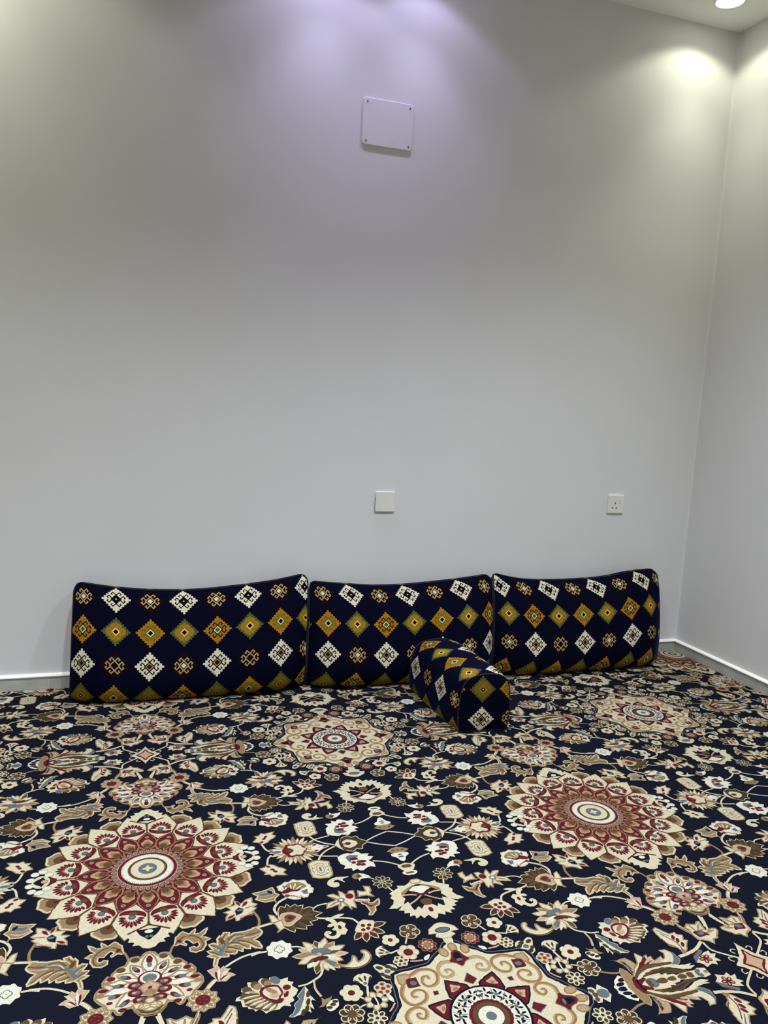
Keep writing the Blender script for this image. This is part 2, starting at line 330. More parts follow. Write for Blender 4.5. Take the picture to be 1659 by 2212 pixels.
MOTIFS = '''
EM 0 - 0 0,0,300,300,0
ST 1 C 7 375,140,428,119,454,129,471,143,470,172,471,195,454,211,434,232,412,230,386,219,364,166
SB 1.6 - 0 385,148,418,138,438,153,440,182,418,201,393,198,376,168
EB 2 - 0 410,170,28,18,22
EM 3 - 0 395,164,16,10,22
ST 1 C 7 293,273,350,273,370,293,380,312,368,338,361,361,338,368,312,380,293,370,273,350,273,293
SB 1.6 - 0 299,284,333,288,346,309,337,337,309,346,288,333,284,299
EB 2 - 0 314,314,28,18,45
EM 3 - 0 303,303,16,10,45
ST 1 C 7 166,364,219,386,230,412,232,434,211,454,195,471,172,470,143,471,129,454,119,428,140,375
SB 1.6 - 0 168,376,198,393,201,418,182,440,153,438,138,418,148,385
EB 2 - 0 170,410,28,18,68
EM 3 - 0 164,395,16,10,68
PC 3 B 6 263,52,316,15,336,1,412,3,461,49,504,100,445,131,382,155,311,127,297,107
SM 4 - 0 311,40,328,13,354,11,342,37,332,97,339,128,313,116,305,83
EB 5 - 0 330,66,14,18,11
EG 6 N 2 353,70,14,15,11
TM 4 - 0 362,46,370,16,15
TM 4 - 0 370,49,390,22,15
TM 4 - 0 376,55,407,33,15
TM 4 - 0 380,63,419,51,15
TM 4 - 0 381,72,425,73,15
TM 4 - 0 379,80,421,95,15
TM 4 - 0 375,87,407,113,15
TM 4 - 0 369,93,388,125,15
TM 4 - 0 361,96,368,129,15
TM 4 - 0 352,96,348,127,15
PC 3 B 6 223,149,286,135,310,130,380,160,408,222,427,286,361,292,293,290,239,237,234,212
SM 4 - 0 273,156,298,137,323,145,302,165,270,217,264,248,245,227,250,193
EB 5 - 0 279,187,14,18,34
EG 6 N 2 299,200,14,15,34
TM 4 - 0 317,181,336,156,15
TM 4 - 0 323,187,352,169,15
TM 4 - 0 326,195,363,187,15
TM 4 - 0 327,204,368,208,15
TM 4 - 0 325,212,365,231,15
TM 4 - 0 320,219,353,249,15
TM 4 - 0 313,224,333,260,15
TM 4 - 0 305,227,311,264,15
TM 4 - 0 297,227,291,260,15
TM 4 - 0 288,224,273,250,15
PC 3 B 6 149,223,212,234,237,239,290,293,292,361,286,427,222,408,160,380,130,310,135,286
SM 4 - 0 192,248,223,241,243,258,215,268,166,303,149,330,140,303,157,274
EB 5 - 0 187,279,14,18,56
EG 6 N 2 200,299,14,15,56
TM 4 - 0 224,288,250,273,15
TM 4 - 0 227,297,260,291,15
TM 4 - 0 227,305,264,311,15
TM 4 - 0 224,313,260,333,15
TM 4 - 0 219,320,249,353,15
TM 4 - 0 212,325,231,365,15
TM 4 - 0 204,327,208,368,15
TM 4 - 0 195,326,187,363,15
TM 4 - 0 187,323,169,352,15
TM 4 - 0 181,317,156,336,15
PC 3 B 6 52,263,107,297,127,311,155,382,131,445,100,504,49,461,3,412,1,336,15,316
SM 4 - 0 83,303,114,308,125,331,96,330,38,344,11,362,13,334,40,313
EB 5 - 0 66,330,14,18,79
EG 6 N 2 70,353,14,15,79
TM 4 - 0 96,352,127,348,15
TM 4 - 0 96,361,129,368,15
TM 4 - 0 93,369,125,388,15
TM 4 - 0 87,375,113,407,15
TM 4 - 0 80,379,95,421,15
TM 4 - 0 72,381,73,425,15
TM 4 - 0 63,380,51,419,15
TM 4 - 0 55,376,33,407,15
TM 4 - 0 49,370,22,390,15
TM 4 - 0 46,362,16,370,15
SM 2 T 5 168,0,197,-35,225,-46,269,-40,324,0,269,40,225,46,197,35
SL 3 - 0 190,-7,211,-24,228,-31,243,-21,258,-14,262,0,258,14,243,21,228,31,211,24,190,7
SA 4 - 0 184,-10,211,-24,234,-12,244,0,234,12,211,24,184,10
EB 5 - 0 204,0,20,18,0
EG 4 P 3 284,0,9,9,0
SM 2 T 5 155,64,195,43,226,43,264,66,299,124,233,140,190,129,169,107
SL 3 - 0 178,67,204,58,222,58,233,73,243,86,242,100,233,111,216,113,199,116,185,103,173,79
SA 4 - 0 173,61,204,58,221,78,225,93,211,101,185,103,166,79
EB 5 - 0 188,78,20,18,22
EG 4 P 3 262,109,9,9,22
SM 2 T 5 119,119,164,115,192,127,219,162,229,229,162,219,127,192,115,164
SL 3 - 0 139,130,166,132,183,139,187,157,192,173,185,185,173,192,157,187,139,183,132,166,130,139
SA 4 - 0 137,123,166,132,174,157,173,173,157,174,132,166,123,137
EB 5 - 0 144,144,20,18,45
EG 4 P 3 201,201,9,9,45
SM 2 T 5 64,155,107,169,129,190,140,233,124,299,66,264,43,226,43,195
SL 3 - 0 79,173,103,185,116,199,113,216,111,233,100,242,86,243,73,233,58,222,58,204,67,178
SA 4 - 0 79,166,103,185,101,211,93,225,78,221,58,204,61,173
EB 5 - 0 78,188,20,18,68
EG 4 P 3 109,262,9,9,68
SM 2 T 5 0,168,35,197,46,225,40,269,0,324,-40,269,-46,225,-35,197
SL 3 - 0 7,190,24,211,31,228,21,243,14,258,0,262,-14,258,-21,243,-31,228,-24,211,-7,190
SA 4 - 0 10,184,24,211,12,234,0,244,-12,234,-24,211,-10,184
EB 5 - 0 0,204,20,18,90
EG 4 P 3 0,284,9,9,90
SM 4 T 4 140,-11,167,-15,194,0,167,15,140,11
EG 5 P 3 156,0,12,8,0
SM 4 T 4 139,16,167,18,190,38,161,47,135,38
EG 5 P 3 153,30,12,8,11
SM 4 T 4 133,43,160,51,179,74,149,78,125,64
EG 5 P 3 144,60,12,8,22
SM 4 T 4 122,68,147,81,161,108,131,105,110,87
EG 5 P 3 130,87,12,8,34
SM 4 T 4 106,91,129,108,137,137,108,129,91,106
EG 5 P 3 110,110,12,8,45
SM 4 T 4 87,110,105,131,108,161,81,147,68,122
EG 5 P 3 87,130,12,8,56
SM 4 T 4 64,125,78,149,74,179,51,160,43,133
EG 5 P 3 60,144,12,8,68
SM 4 T 4 38,135,47,161,38,190,18,167,16,139
EG 5 P 3 30,153,12,8,79
SM 4 T 4 11,140,15,167,0,194,-15,167,-11,140
EG 5 P 3 0,156,12,8,90
EP 5 - 0 0,0,143,143,0
EM 6 - 0 0,0,139,139,0
EW 7 - 0 0,0,124,124,0
EG 8 - 0 121,0,4,2,0
EG 8 - 0 121,11,4,2,5
EG 8 - 0 119,21,4,2,10
EG 8 - 0 117,31,4,2,15
EG 8 - 0 114,41,4,2,20
EG 8 - 0 110,51,4,2,25
EG 8 - 0 105,60,4,2,30
EG 8 - 0 99,69,4,2,35
EG 8 - 0 93,78,4,2,40
EG 8 - 0 86,86,4,2,45
EG 8 - 0 78,93,4,2,50
EG 8 - 0 69,99,4,2,55
EG 8 - 0 61,105,4,2,60
EG 8 - 0 51,110,4,2,65
EG 8 - 0 41,114,4,2,70
EG 8 - 0 31,117,4,2,75
EG 8 - 0 21,119,4,2,80
EG 8 - 0 11,121,4,2,85
EG 8 - 0 0,121,4,2,90
EB 9 - 0 0,0,93,93,0
EC 10 - 0 0,0,79,79,0
EG 11 - 0 0,0,44,44,0
EC 12 - 0 0,0,26,9,0
EC 12 - 0 0,0,26,9,90
PC 4 - 0 -15,416,0,418,72,446,96,483,78,494,86,517,59,521,67,544,43,542,25,565,0,572,-20,568
LM 6 - 0 8,8,-51,413,0,420,34,435,88,464
PN 6 - 0 -16,448,51,445,38,479,5,516,-18,516
EW 7 - 0 0,464,18,12,0
EG 7 - 0 9,496,8,8,0
PM 5 - 0 412,-14,412,14,450,39,436,0
EW 4 G 2 449,55,20,18,7
EW 4 G 2 479,81,22,18,10
EW 4 G 2 512,67,20,18,8
EW 4 G 2 527,23,20,18,2
EW 4 G 2 527,-23,20,18,-2
EC 5 - 0 480,0,40,48,0
PN 6 - 0 452,0,474,38,500,16,514,0,500,-16,474,-38
EP 7 T 3 464,0,14,14,0
PC 1 - 0 1273,1282,901,1358,877,1327,858,1306,838,1290,821,1258,838,1226,858,1210,877,1189,901,1158,932,1124,937,1078,942,1035,943,992,953,962,983,952,1026,951,1069,946,1115,941,1149,910,1180,886,1201,867,1217,847,1249,830,1281,847,1297,867,1318,886,1349,910
LN 0 - 0 18,18,813,1258,830,1225,850,1209,869,1188,893,1156,925,1120,930,1074,935,1030,937,986,948,957,977,946,1021,944,1065,939,1111,934,1147,902,1179,878,1200,859,1216,839,1249,822
LG 0.5 - 0 4,4,804,1258,821,1224,841,1208,861,1186,885,1154,917,1117,923,1070,928,1025,930,980,941,950,971,939,1016,937,1060,932,1108,926,1145,894,1177,870,1199,850,1215,830,1249,813
PC 1 - 0 1235,848,1227,815,1233,786,1265,786,1263,848
PC 2 P 4 1265,802,1233,802,1204,788,1215,767,1179,763,1189,737,1211,719,1234,704,1268,700
EG 3 N 4 1249,750,34,16,0
LA 2 - 0 11,7,931,1222,929,1178,957,1149,990,1146,1012,1167,1005,1195,988,1205,973,1192,977,1175,989,1178
LL 1.5 - 0 16,10,937,1222,935,1180,962,1151,996,1148,1017,1169,1011,1196,994,1206,979,1193,983,1177,995,1180
EL 2 A 6 855,1258,26,18,180
EL 2 A 6 876,1209,26,18,188
SM 3 T 3 971,1258,950,1237,933,1211,914,1229,877,1245,877,1271,914,1287,933,1305,950,1279
EN 4 - 0 917,1258,30,16,180
EG 5 - 0 933,1258,8,14,180
PM 3 G 3 1075,1258,1053,1230,1011,1258,1053,1286
PM 3 N 7 1102,1237,1075,1230,1051,1194,1030,1151,1077,1142,1120,1138,1143,1155
SP 4 - 0 1086,1192,1074,1201,1067,1185,1057,1164,1079,1160,1096,1155,1097,1170
ET 5 - 0 1084,1177,8,12,206
LA 2 - 0 11,7,1213,940,1169,938,1140,966,1137,999,1158,1021,1186,1014,1196,997,1183,982,1166,986,1169,998
LL 1.5 - 0 16,10,1213,946,1171,944,1142,971,1139,1005,1160,1026,1187,1020,1197,1003,1184,988,1168,992,1171,1004
EL 2 A 6 1249,864,26,18,270
EL 2 A 6 1200,885,26,18,262
SM 3 T 3 1249,980,1228,959,1202,942,1220,923,1236,886,1262,886,1278,923,1296,942,1270,959
EN 4 - 0 1249,926,30,16,270
EG 5 - 0 1249,942,8,14,270
PM 3 G 3 1249,1084,1221,1062,1249,1020,1277,1062
PM 3 N 7 1228,1111,1221,1084,1185,1060,1142,1039,1133,1086,1129,1129,1146,1152
SP 4 - 0 1183,1095,1192,1083,1176,1076,1155,1066,1151,1088,1146,1105,1161,1106
ET 5 - 0 1168,1093,8,12,244
LA 2 - 0 12,7,1016,976,1060,956,1106,965,1123,994,1113,1032,1090,1050,1065,1050,1050,1029,1061,999,1084,998,1081,1014
LL 1.5 - 0 16,10,1020,980,1064,961,1109,970,1126,1000,1116,1037,1093,1055,1069,1054,1053,1033,1064,1004,1087,1003,1085,1019
LA 2 - 0 12,7,967,1025,947,1069,956,1115,985,1132,1023,1122,1041,1099,1041,1074,1020,1059,990,1070,989,1093,1005,1090
LL 1.5 - 0 16,10,971,1029,952,1073,961,1118,991,1135,1028,1125,1046,1102,1045,1078,1024,1062,995,1073,994,1096,1010,1094
PL 2 A 7 961,970,1000,966,1018,982,973,1027,957,1009
PM 4 - 0 989,998,1035,994,1037,1046,985,1044
EG 5 N 2 1014,1023,16,14,0
PM 3 G 2 1093,1102,1096,1084,1075,1084,1075,1105
EN 4 - 0 1249,1258,162,162,0
EW 5 - 0 1249,1258,152,152,0
EN 6 - 0 1141,1266,11,5,-32
EN 6 - 0 1149,1286,11,5,40
EN 6 - 0 1132,1299,11,5,112
EN 6 - 0 1115,1288,11,5,184
EN 6 - 0 1120,1267,11,5,256
EC 7 - 0 1131,1281,8,8,0
LG 6 - 0 3,3,1159,1262,1133,1267,1103,1261
EN 6 - 0 1149,1235,11,5,25
EN 6 - 0 1137,1252,11,5,97
EN 6 - 0 1117,1245,11,5,169
EN 6 - 0 1117,1224,11,5,241
EN 6 - 0 1137,1217,11,5,313
EG 7 - 0 1131,1235,8,8,0
LG 6 - 0 3,3,1165,1227,1139,1222,1113,1205
EN 6 - 0 1159,1206,11,5,82
EN 6 - 0 1138,1205,11,5,154
EN 6 - 0 1132,1185,11,5,226
EN 6 - 0 1150,1173,11,5,298
EN 6 - 0 1167,1187,11,5,370
EC 7 - 0 1149,1191,8,8,0
LG 6 - 0 3,3,1183,1197,1161,1182,1144,1157
EN 6 - 0 1175,1175,11,5,140
EN 6 - 0 1164,1156,11,5,212
EN 6 - 0 1179,1141,11,5,284
EN 6 - 0 1198,1149,11,5,356
EN 6 - 0 1196,1170,11,5,428
EG 7 - 0 1182,1158,8,8,0
LG 6 - 0 3,3,1211,1176,1197,1154,1190,1124
EN 6 - 0 1208,1143,11,5,197
EN 6 - 0 1218,1124,11,5,269
EN 6 - 0 1239,1128,11,5,341
EN 6 - 0 1241,1149,11,5,413
EN 6 - 0 1222,1158,11,5,485
EC 7 - 0 1226,1140,8,8,0
LG 6 - 0 3,3,1245,1168,1240,1142,1246,1112
EN 6 - 0 1261,1127,11,5,254
EN 6 - 0 1282,1125,11,5,326
EN 6 - 0 1290,1144,11,5,398
EN 6 - 0 1274,1158,11,5,470
EN 6 - 0 1256,1147,11,5,542
EG 7 - 0 1272,1140,8,8,0
LG 6 - 0 3,3,1280,1174,1285,1148,1302,1122
SM 8 - 0 1265,1274,1167,1278,1162,1269,1165,1258,1162,1247,1167,1238,1168,1227,1175,1219,1178,1208,1187,1202,1192,1192,1202,1188,1209,1180,1220,1179,1229,1173,1240,1174,1251,1171,1261,1175,1272,1174
EB 9 - 0 1249,1258,72,72,0
EW 10 - 0 1249,1258,50,50,0
EG 11 - 0 1249,1258,21,21,0
LT 0 - 0 10,10,81,624,91,590,104,566
PT 1 C 4 101,578,109,528,138,497,167,519,194,489,186,523,210,524,245,493,232,529,212,548,230,552,252,569,231,581,231,604,215,632,187,639,164,627,162,606,181,601,192,613,205,598,200,578,179,582,165,561,150,552,137,563,152,581,148,589,125,574,107,579
LB 2 - 0 7,5,101,578,120,550,152,529,188,538,213,567,219,601,203,627,176,623
LT 2 - 0 6,3,127,523,164,527,190,505
LT 2 - 0 6,3,200,536,233,510
EM 3 - 0 123,555,12,8,60
PC 1 T 6 -22,586,-5,588,17,597,37,622,46,611,72,613,83,633,92,653,120,664,143,691,145,709,160,702,177,729,175,750,164,764,185,761,200,785,201,810,189,828,167,850,152,878,135,878,114,908,109,910,88,886,63,880,54,905,38,927,11,937,-24,932
EB 2 - 0 56,629,18,14,0
EB 2 - 0 110,675,18,14,0
EM 2 - 0 146,716,16,12,0
ET 2 - 0 157,738,16,12,0
EM 2 - 0 172,775,20,10,0
ET 2 - 0 182,798,20,12,0
EM 2 - 0 148,844,12,8,0
EM 2 - 0 101,889,16,10,0
TW 3 T 4 -3,762,-5,591,68
TW 3 T 4 -3,762,75,656,48
EM 4 - 0 52,687,22,11,-53
EG 5 - 0 58,679,15,9,-53
TW 3 T 4 -3,762,125,702,48
EM 4 - 0 90,722,22,11,-25
EG 5 - 0 99,717,15,9,-25
TW 3 T 4 -3,762,154,745,48
EM 4 - 0 116,763,22,11,-6
EG 5 - 0 126,762,15,9,-6
TW 3 T 4 -3,762,175,798,48
EM 4 - 0 130,814,22,11,11
EG 5 - 0 140,816,15,9,11
TW 3 T 4 -3,762,125,868,48
EM 4 - 0 92,856,22,11,40
EG 5 - 0 100,862,15,9,40
EM 4 - 0 -5,639,26,18,90
EG 5 - 0 -6,669,16,16,90
EM 5 - 0 -7,744,54,40,0
EW 6 - 0 -6,743,44,32,0
EG 7 - 0 -6,745,34,24,0
EM 6 - 0 54,775,30,20,0
EG 7 - 0 53,775,16,10,10
EP 8 - 0 61,774,8,6,0
EM 6 - 0 53,815,30,20,0
EG 7 - 0 52,815,16,10,10
EP 8 - 0 60,814,8,6,0
EM 6 - 0 35,854,30,20,0
EG 7 - 0 34,854,16,10,10
EP 8 - 0 42,853,8,6,0
PP 8 T 4 -28,760,-7,753,38,792,21,823,7,840,-8,844,-29,839
ET 9 - 0 -8,820,28,16,0
EM 10 - 0 -5,799,14,8,0
EP 11 - 0 -5,801,6,4,0
PB 8 - 0 -29,843,12,845,61,876,52,896,35,919,11,928,-29,922
EC 9 T 3 -5,866,22,14,0
EC 9 T 3 -24,897,22,14,0
EC 9 T 3 21,893,22,14,0
EC 9 T 3 47,886,22,14,0
EC 9 T 3 3,904,22,14,0
EC 9 T 3 -37,868,22,14,0
LT 9 - 0 8,8,63,880,52,908,35,926,11,935,-27,928
LC 0 - 0 12,12,29,932,34,955,46,1001,54,1010
TC 1 T 4 194,911,255,921,38
ET 2.4 - 0 233,918,12,6,10
TC 1 T 4 194,911,234,956,38
ET 2.4 - 0 220,940,12,6,50
TC 1 T 4 194,911,194,969,38
ET 2.4 - 0 194,949,12,6,90
TC 1 T 4 194,911,154,956,38
ET 2.4 - 0 168,940,12,6,130
TC 1 T 4 194,911,133,921,38
ET 2.4 - 0 155,918,12,6,170
TC 1 T 4 194,911,140,882,38
ET 2.4 - 0 159,892,12,6,210
TC 1 T 4 194,911,173,857,38
ET 2.4 - 0 180,876,12,6,250
TC 1 T 4 194,911,215,857,38
ET 2.4 - 0 208,876,12,6,290
TC 1 T 4 194,911,248,882,38
ET 2.4 - 0 229,892,12,6,330
EM 3 T 3 194,911,30,28,0
EB 4 - 0 208,911,4,4,0
EB 4 - 0 198,925,4,4,0
EB 4 - 0 183,920,4,4,0
EB 4 - 0 182,903,4,4,0
EB 4 - 0 198,898,4,4,0
LT 0 - 0 9,9,180,946,171,966,155,1006,149,1027
LC 0.5 - 0 4,4,177,960,166,991,148,1027
LC 0 - 0 16,16,202,874,224,844,251,814
LT 0.5 - 0 4,4,200,866,219,835,241,812
PP 2 C 3 223,757,247,750,263,737,275,761,288,747,298,767,316,767,299,784,332,806,311,812,291,832,260,826,240,791
TM 3 - 0 260,824,254,769,12
TM 3 - 0 263,825,272,790,12
TM 3 - 0 269,824,297,800,12
TW 3 - 0 263,825,268,759,12
TC 3 - 0 270,810,304,770,14
TC 4 - 0 272,827,309,803,12
PT 1 C 5 261,693,249,686,229,675,251,671,232,646,259,641,241,607,260,602,277,616,279,579,291,560,297,569,311,544,333,549,324,571,351,558,398,559,451,542,462,555,471,577,462,598,428,619,447,637,458,668,454,678,430,670,408,647,408,672,379,658,376,680,354,666,349,685,316,679,314,697,285,690,269,704,263,737,251,738,256,709
LG 3 - 0 18,6,276,683,310,623,365,595,434,573
LB 2 - 0 8,4,323,617,356,620,398,658
LC 2.5 - 0 5,2,328,630,361,634,403,671
LB 2 - 0 8,4,314,638,343,650,368,672
LC 2.5 - 0 5,2,320,651,349,663,374,684
LB 2 - 0 8,4,303,663,320,671,340,678
LC 2.5 - 0 5,2,308,676,325,684,345,691
LB 2 - 0 8,4,364,608,402,627,445,669
LC 2.5 - 0 5,2,369,622,407,640,450,682
LB 2 - 0 8,4,321,598,349,572,390,572
LC 2.5 - 0 5,2,327,612,354,585,395,585
LB 2 - 0 8,4,382,584,423,584,466,570
LC 2.5 - 0 5,2,387,598,428,598,471,584
LB 2 - 0 8,4,301,621,294,592,317,555
LC 2.5 - 0 5,2,306,635,300,605,322,568
LB 2 - 0 8,4,285,659,267,627,247,609
LC 2.5 - 0 5,2,290,672,272,640,252,622
LB 2 - 0 8,4,277,679,258,661,237,650
LC 2.5 - 0 5,2,282,692,263,674,243,663
EB 3 - 0 297,597,24,10,70
EG 3 - 0 281,639,20,8,50
LT 2 - 0 10,10,259,740,260,715,276,688
LC 1 - 0 12,12,417,559,447,547,480,540,527,531
LT 0.5 - 0 6,6,429,542,478,534,524,525
LT 0 - 0 12,12,453,431,469,481,466,525,449,551
LC 0.5 - 0 4,4,460,448,471,502,461,539
PC 2 T 3 320,410,358,403,341,378,378,371,377,336,405,367,428,345,460,331,455,368,479,384,456,405,472,409,450,430,453,452,413,458,382,481,372,483,369,452,328,471,331,448,343,426
PN 3 G 3 373,412,392,390,413,406,404,430,376,444,375,428
EG 4 - 0 395,412,14,8,0
TM 3 P 2 400,381,386,346,16
TM 3 P 2 409,389,436,355,18
TM 3 P 2 371,437,334,459,16
LM 3 - 0 8,6,389,472,420,459,454,447
LP 3 - 0 6,6,385,456,424,450,447,429
LT 3 - 0 8,4,420,402,471,393
PD 2 C 4 562,452,577,425,597,440,608,416,621,441,647,425,654,443,682,439,669,468,704,460,719,469,718,490,754,514,720,531,724,557,688,559,695,585,663,583,665,608,617,587,609,614,592,600,576,582,560,563,556,512
TB 3 - 0 616,506,607,442,18
TB 3 - 0 628,509,647,446,18
TB 3 - 0 644,513,674,463,18
TB 3 - 0 657,516,709,487,18
TB 3 - 0 659,521,727,512,18
TB 3 - 0 654,530,710,546,18
TB 3 - 0 638,547,664,595,18
TB 3 - 0 615,561,611,600,18
SP 4 C 3 565,494,581,477,614,481,638,493,660,517,635,541,616,557,598,570,570,558,560,524
SB 5 - 0 584,499,611,495,634,513,609,540,584,539
EM 6 - 0 609,515,14,10,0
PC 4 T 3 523,530,516,475,534,482,552,512,566,530,571,576,534,603,547,580,539,553
LT 5 - 0 8,4,529,534,560,524,593,521
LC 1 - 0 12,12,557,483,547,444,561,410,583,389,617,369
PW 2 C 3 587,281,614,267,630,253,647,257,671,240,690,253,725,258,730,283,744,300,741,314,754,329,742,360,725,361,713,386,692,387,686,363,677,394,650,391,620,370,604,344,604,322,590,307
ST 3 - 0 625,281,661,261,701,270,726,302,695,320,651,310
TC 4 B 2 649,321,652,270,12
TC 4 B 2 656,323,680,268,12
TC 4 B 2 663,324,711,290,12
SM 5 - 0 600,327,624,309,640,299,663,322,695,320,678,334,647,332,615,341
PG 4 - 0 692,337,725,327,719,365,701,361
PG 4 - 0 612,278,632,283,617,308
LT 4 - 0 10,6,623,354,655,367,679,384
EB 5 - 0 622,357,12,10,0
PT 2 C 4 467,304,505,299,533,294,564,276,570,303,570,325,588,340,568,358,558,377,517,381,474,352,491,329
SG 3 C 2 496,313,534,311,560,300,555,333,524,336,503,337
EN 4 - 0 548,314,16,8,50
LC 3 - 0 5,5,481,348,520,363,562,351
LT 1 - 0 8,8,559,372,567,401
LC 1 - 0 8,8,717,479,745,459,791,453
PC 2 T 3 804,396,835,395,860,421,863,374,885,399,891,422,911,388,935,388,931,437,915,466,917,518,894,499,893,523,878,490,862,492,834,517,845,471,808,484,779,491,794,454,838,440
EM 3 P 2 906,426,20,20,0
EG 3 - 0 860,445,18,16,0
EW 4 - 0 860,445,10,8,0
TT 3 - 0 858,445,811,409,10
TT 3 - 0 858,445,796,476,10
TT 3 - 0 858,445,845,498,10
TT 3 - 0 858,445,888,503,10
PC 2 T 4 928,442,947,436,955,395,979,409,991,407,991,367,1017,376,1017,407,1006,427,1019,455,986,436,961,436
LC 2 - 0 10,10,921,457,954,462,983,471
LP 2 - 0 10,10,919,462,953,481,973,507
PT 3 C 4 953,467,971,479,990,462,989,476,978,492,1004,498,1037,473,1024,519,1003,525,997,555,973,581,956,576,972,560,971,538,964,505,947,490
LB 4 - 0 10,4,955,487,982,514,1003,514,1026,492
LM 5 - 0 6,6,950,480,972,501,985,526
LC 1 - 0 10,10,713,534,739,548,777,557,828,566,877,585,899,626
TC 1 - 0 780,558,851,543,18
LC 2 - 0 24,16,764,556,788,582,796,629,796,663,777,685,752,681,739,661,748,647,762,657
PC 2 - 0 794,599,822,590,841,610,831,627,838,653,820,678,798,675,794,638
EM 3 - 0 808,627,8,14,0
TC 1 - 0 791,598,755,612,20
TC 1 - 0 795,633,772,635,16
TD 2 C 4 918,655,1017,643,34
TD 2 C 4 918,655,993,709,34
TD 2 C 4 918,655,956,736,30
TD 2 C 4 918,655,898,746,34
TD 2 C 4 918,655,851,723,34
TM 3 - 0 918,655,994,646,14
TM 3 - 0 918,655,973,695,14
TM 3 - 0 918,655,944,717,14
TM 3 - 0 918,655,904,726,14
TM 3 - 0 918,655,864,712,14
SC 4 P 3 877,648,898,618,925,604,946,614,967,624,953,661,933,685,912,690,885,681,868,670
EM 5 - 0 911,641,10,10,0
EM 5 - 0 939,645,10,10,0
EM 5 - 0 929,665,10,10,0
EM 5 - 0 905,669,10,10,0
LC 1 - 0 10,10,296,753,335,728,382,708,447,699
LC 1 - 0 10,10,406,714,438,704,474,703
LC 1 - 0 8,8,574,700,604,705,638,726
SW 2 - 0 573,704,579,726,559,738,547,758,525,752,503,758,491,738,472,726,477,704,472,682,491,670,503,651,525,656,547,651,559,670,579,682
EG 3 - 0 536,704,13,13,0
EG 3 - 0 525,715,13,13,0
EG 3 - 0 514,704,13,13,0
EG 3 - 0 525,693,13,13,0
EW 4 - 0 536,704,9,9,0
EW 4 - 0 525,715,9,9,0
EW 4 - 0 514,704,9,9,0
EW 4 - 0 525,693,9,9,0
TP 2 C 3 689,777,804,792,34
TC 2 T 3 689,777,772,829,34
TT 2 C 3 689,777,748,870,34
TC 2 T 3 689,777,698,874,34
TB 2 C 3 689,777,646,882,34
TW 2 C 3 689,777,619,839,34
TC 2 T 3 689,777,586,808,34
TT 2 C 3 689,777,570,761,34
TP 2 C 3 689,777,603,722,34
TC 2 T 3 689,777,630,683,34
TB 2 C 3 689,777,681,687,34
TC 2 T 3 689,777,729,678,34
TT 2 C 3 689,777,762,712,34
TC 2 T 3 689,777,800,743,34
TW 3 - 0 689,777,768,804,18
TC 3 - 0 689,777,748,834,18
TT 3 - 0 689,777,716,852,18
TP 3 - 0 689,777,679,856,18
TC 3 - 0 689,777,644,844,18
TB 3 - 0 689,777,617,818,18
TC 3 - 0 689,777,606,785,18
TT 3 - 0 689,777,610,749,18
TC 3 - 0 689,777,630,719,18
TP 3 - 0 689,777,662,701,18
TC 3 - 0 689,777,700,697,18
TT 3 - 0 689,777,735,709,18
TC 3 - 0 689,777,761,735,18
TB 3 - 0 689,777,773,769,18
EG 5 - 0 706,758,32,18,20
EG 5 - 0 670,750,18,16,0
ED 5 - 0 685,798,32,12,0
EM 6 - 0 672,799,26,8,-30
PG 4 - 0 706,812,740,837,718,864,703,837
EP 6 - 0 683,775,10,12,0
LC 5 - 0 10,6,674,860,677,831,695,822
TC 5 - 0 696,827,727,881,16
SC 2 T 4 744,847,778,859,807,840,818,812,828,832,829,854,855,838,867,814,857,796,877,792,891,820,887,846,860,874,814,885,771,874
LB 3 - 0 6,4,752,866,814,885,864,871,891,838
LC 1 - 0 10,8,679,857,661,891,633,909,598,925,562,928
LP 1 - 0 8,8,630,910,626,956,640,1002
LC 1.2 - 0 3,3,627,911,623,959,636,1003
PG 2 W 2 586,933,567,959,547,979,555,995,526,1021,530,1036,517,1059,498,1072,514,1077,536,1063,560,1029,578,989,589,952
PC 2 - 0 589,935,599,967,599,985,615,1019,601,1009,595,1017,600,1060,586,1041,584,1072,567,1048,545,1071,513,1079,543,1056,564,1015,581,969
ED 3 - 0 592,977,8,18,20
ED 3 - 0 584,1017,8,18,20
ED 3 - 0 573,1049,8,18,20
ED 3 - 0 555,1065,8,18,20
PT 2 - 0 637,1006,649,1021,671,1014,682,1005,675,1024,654,1039,639,1056,618,1054,634,1040
SW 3 - 0 646,1058,658,1040,679,1028,699,1034,695,1061,683,1075,666,1084,651,1079
ED 4 - 0 686,1040,12,8,10
ED 4 - 0 674,1053,12,8,10
ED 4 - 0 658,1065,12,8,10
PC 2 W 2 530,870,502,877,483,860,460,855,454,867,427,852,414,863,411,874,369,860,371,886,344,887,342,903,352,913,338,927,321,931,312,948,336,950,338,982,357,985,358,997,376,1000,380,1014,398,1009,411,1021,419,1036,439,1024,471,1026,479,1017,491,1012,515,1023,513,1007,533,997,528,979,546,966,557,944,537,919,547,902,526,891
PB 3 - 0 387,908,347,907,328,939,346,948,348,977,370,997,389,1007,420,1024,462,1014,470,998,436,972,409,938
TC 4 - 0 396,921,352,913,12
TT 5 - 0 401,927,366,917,8
TC 4 - 0 409,938,334,943,12
TT 5 - 0 413,944,349,947,8
TC 4 - 0 418,951,342,969,12
TT 5 - 0 422,957,356,972,8
TC 4 - 0 427,964,361,984,12
TT 5 - 0 431,970,375,988,8
TC 4 - 0 436,977,380,999,12
TT 5 - 0 440,982,394,1003,8
TC 4 - 0 448,988,405,1013,12
TT 5 - 0 452,994,419,1016,8
TC 4 - 0 463,999,431,1023,12
TT 5 - 0 467,1005,445,1027,8
EB 3 - 0 442,877,24,18,60
EB 3 - 0 400,884,24,18,60
EG 3 - 0 479,874,24,18,60
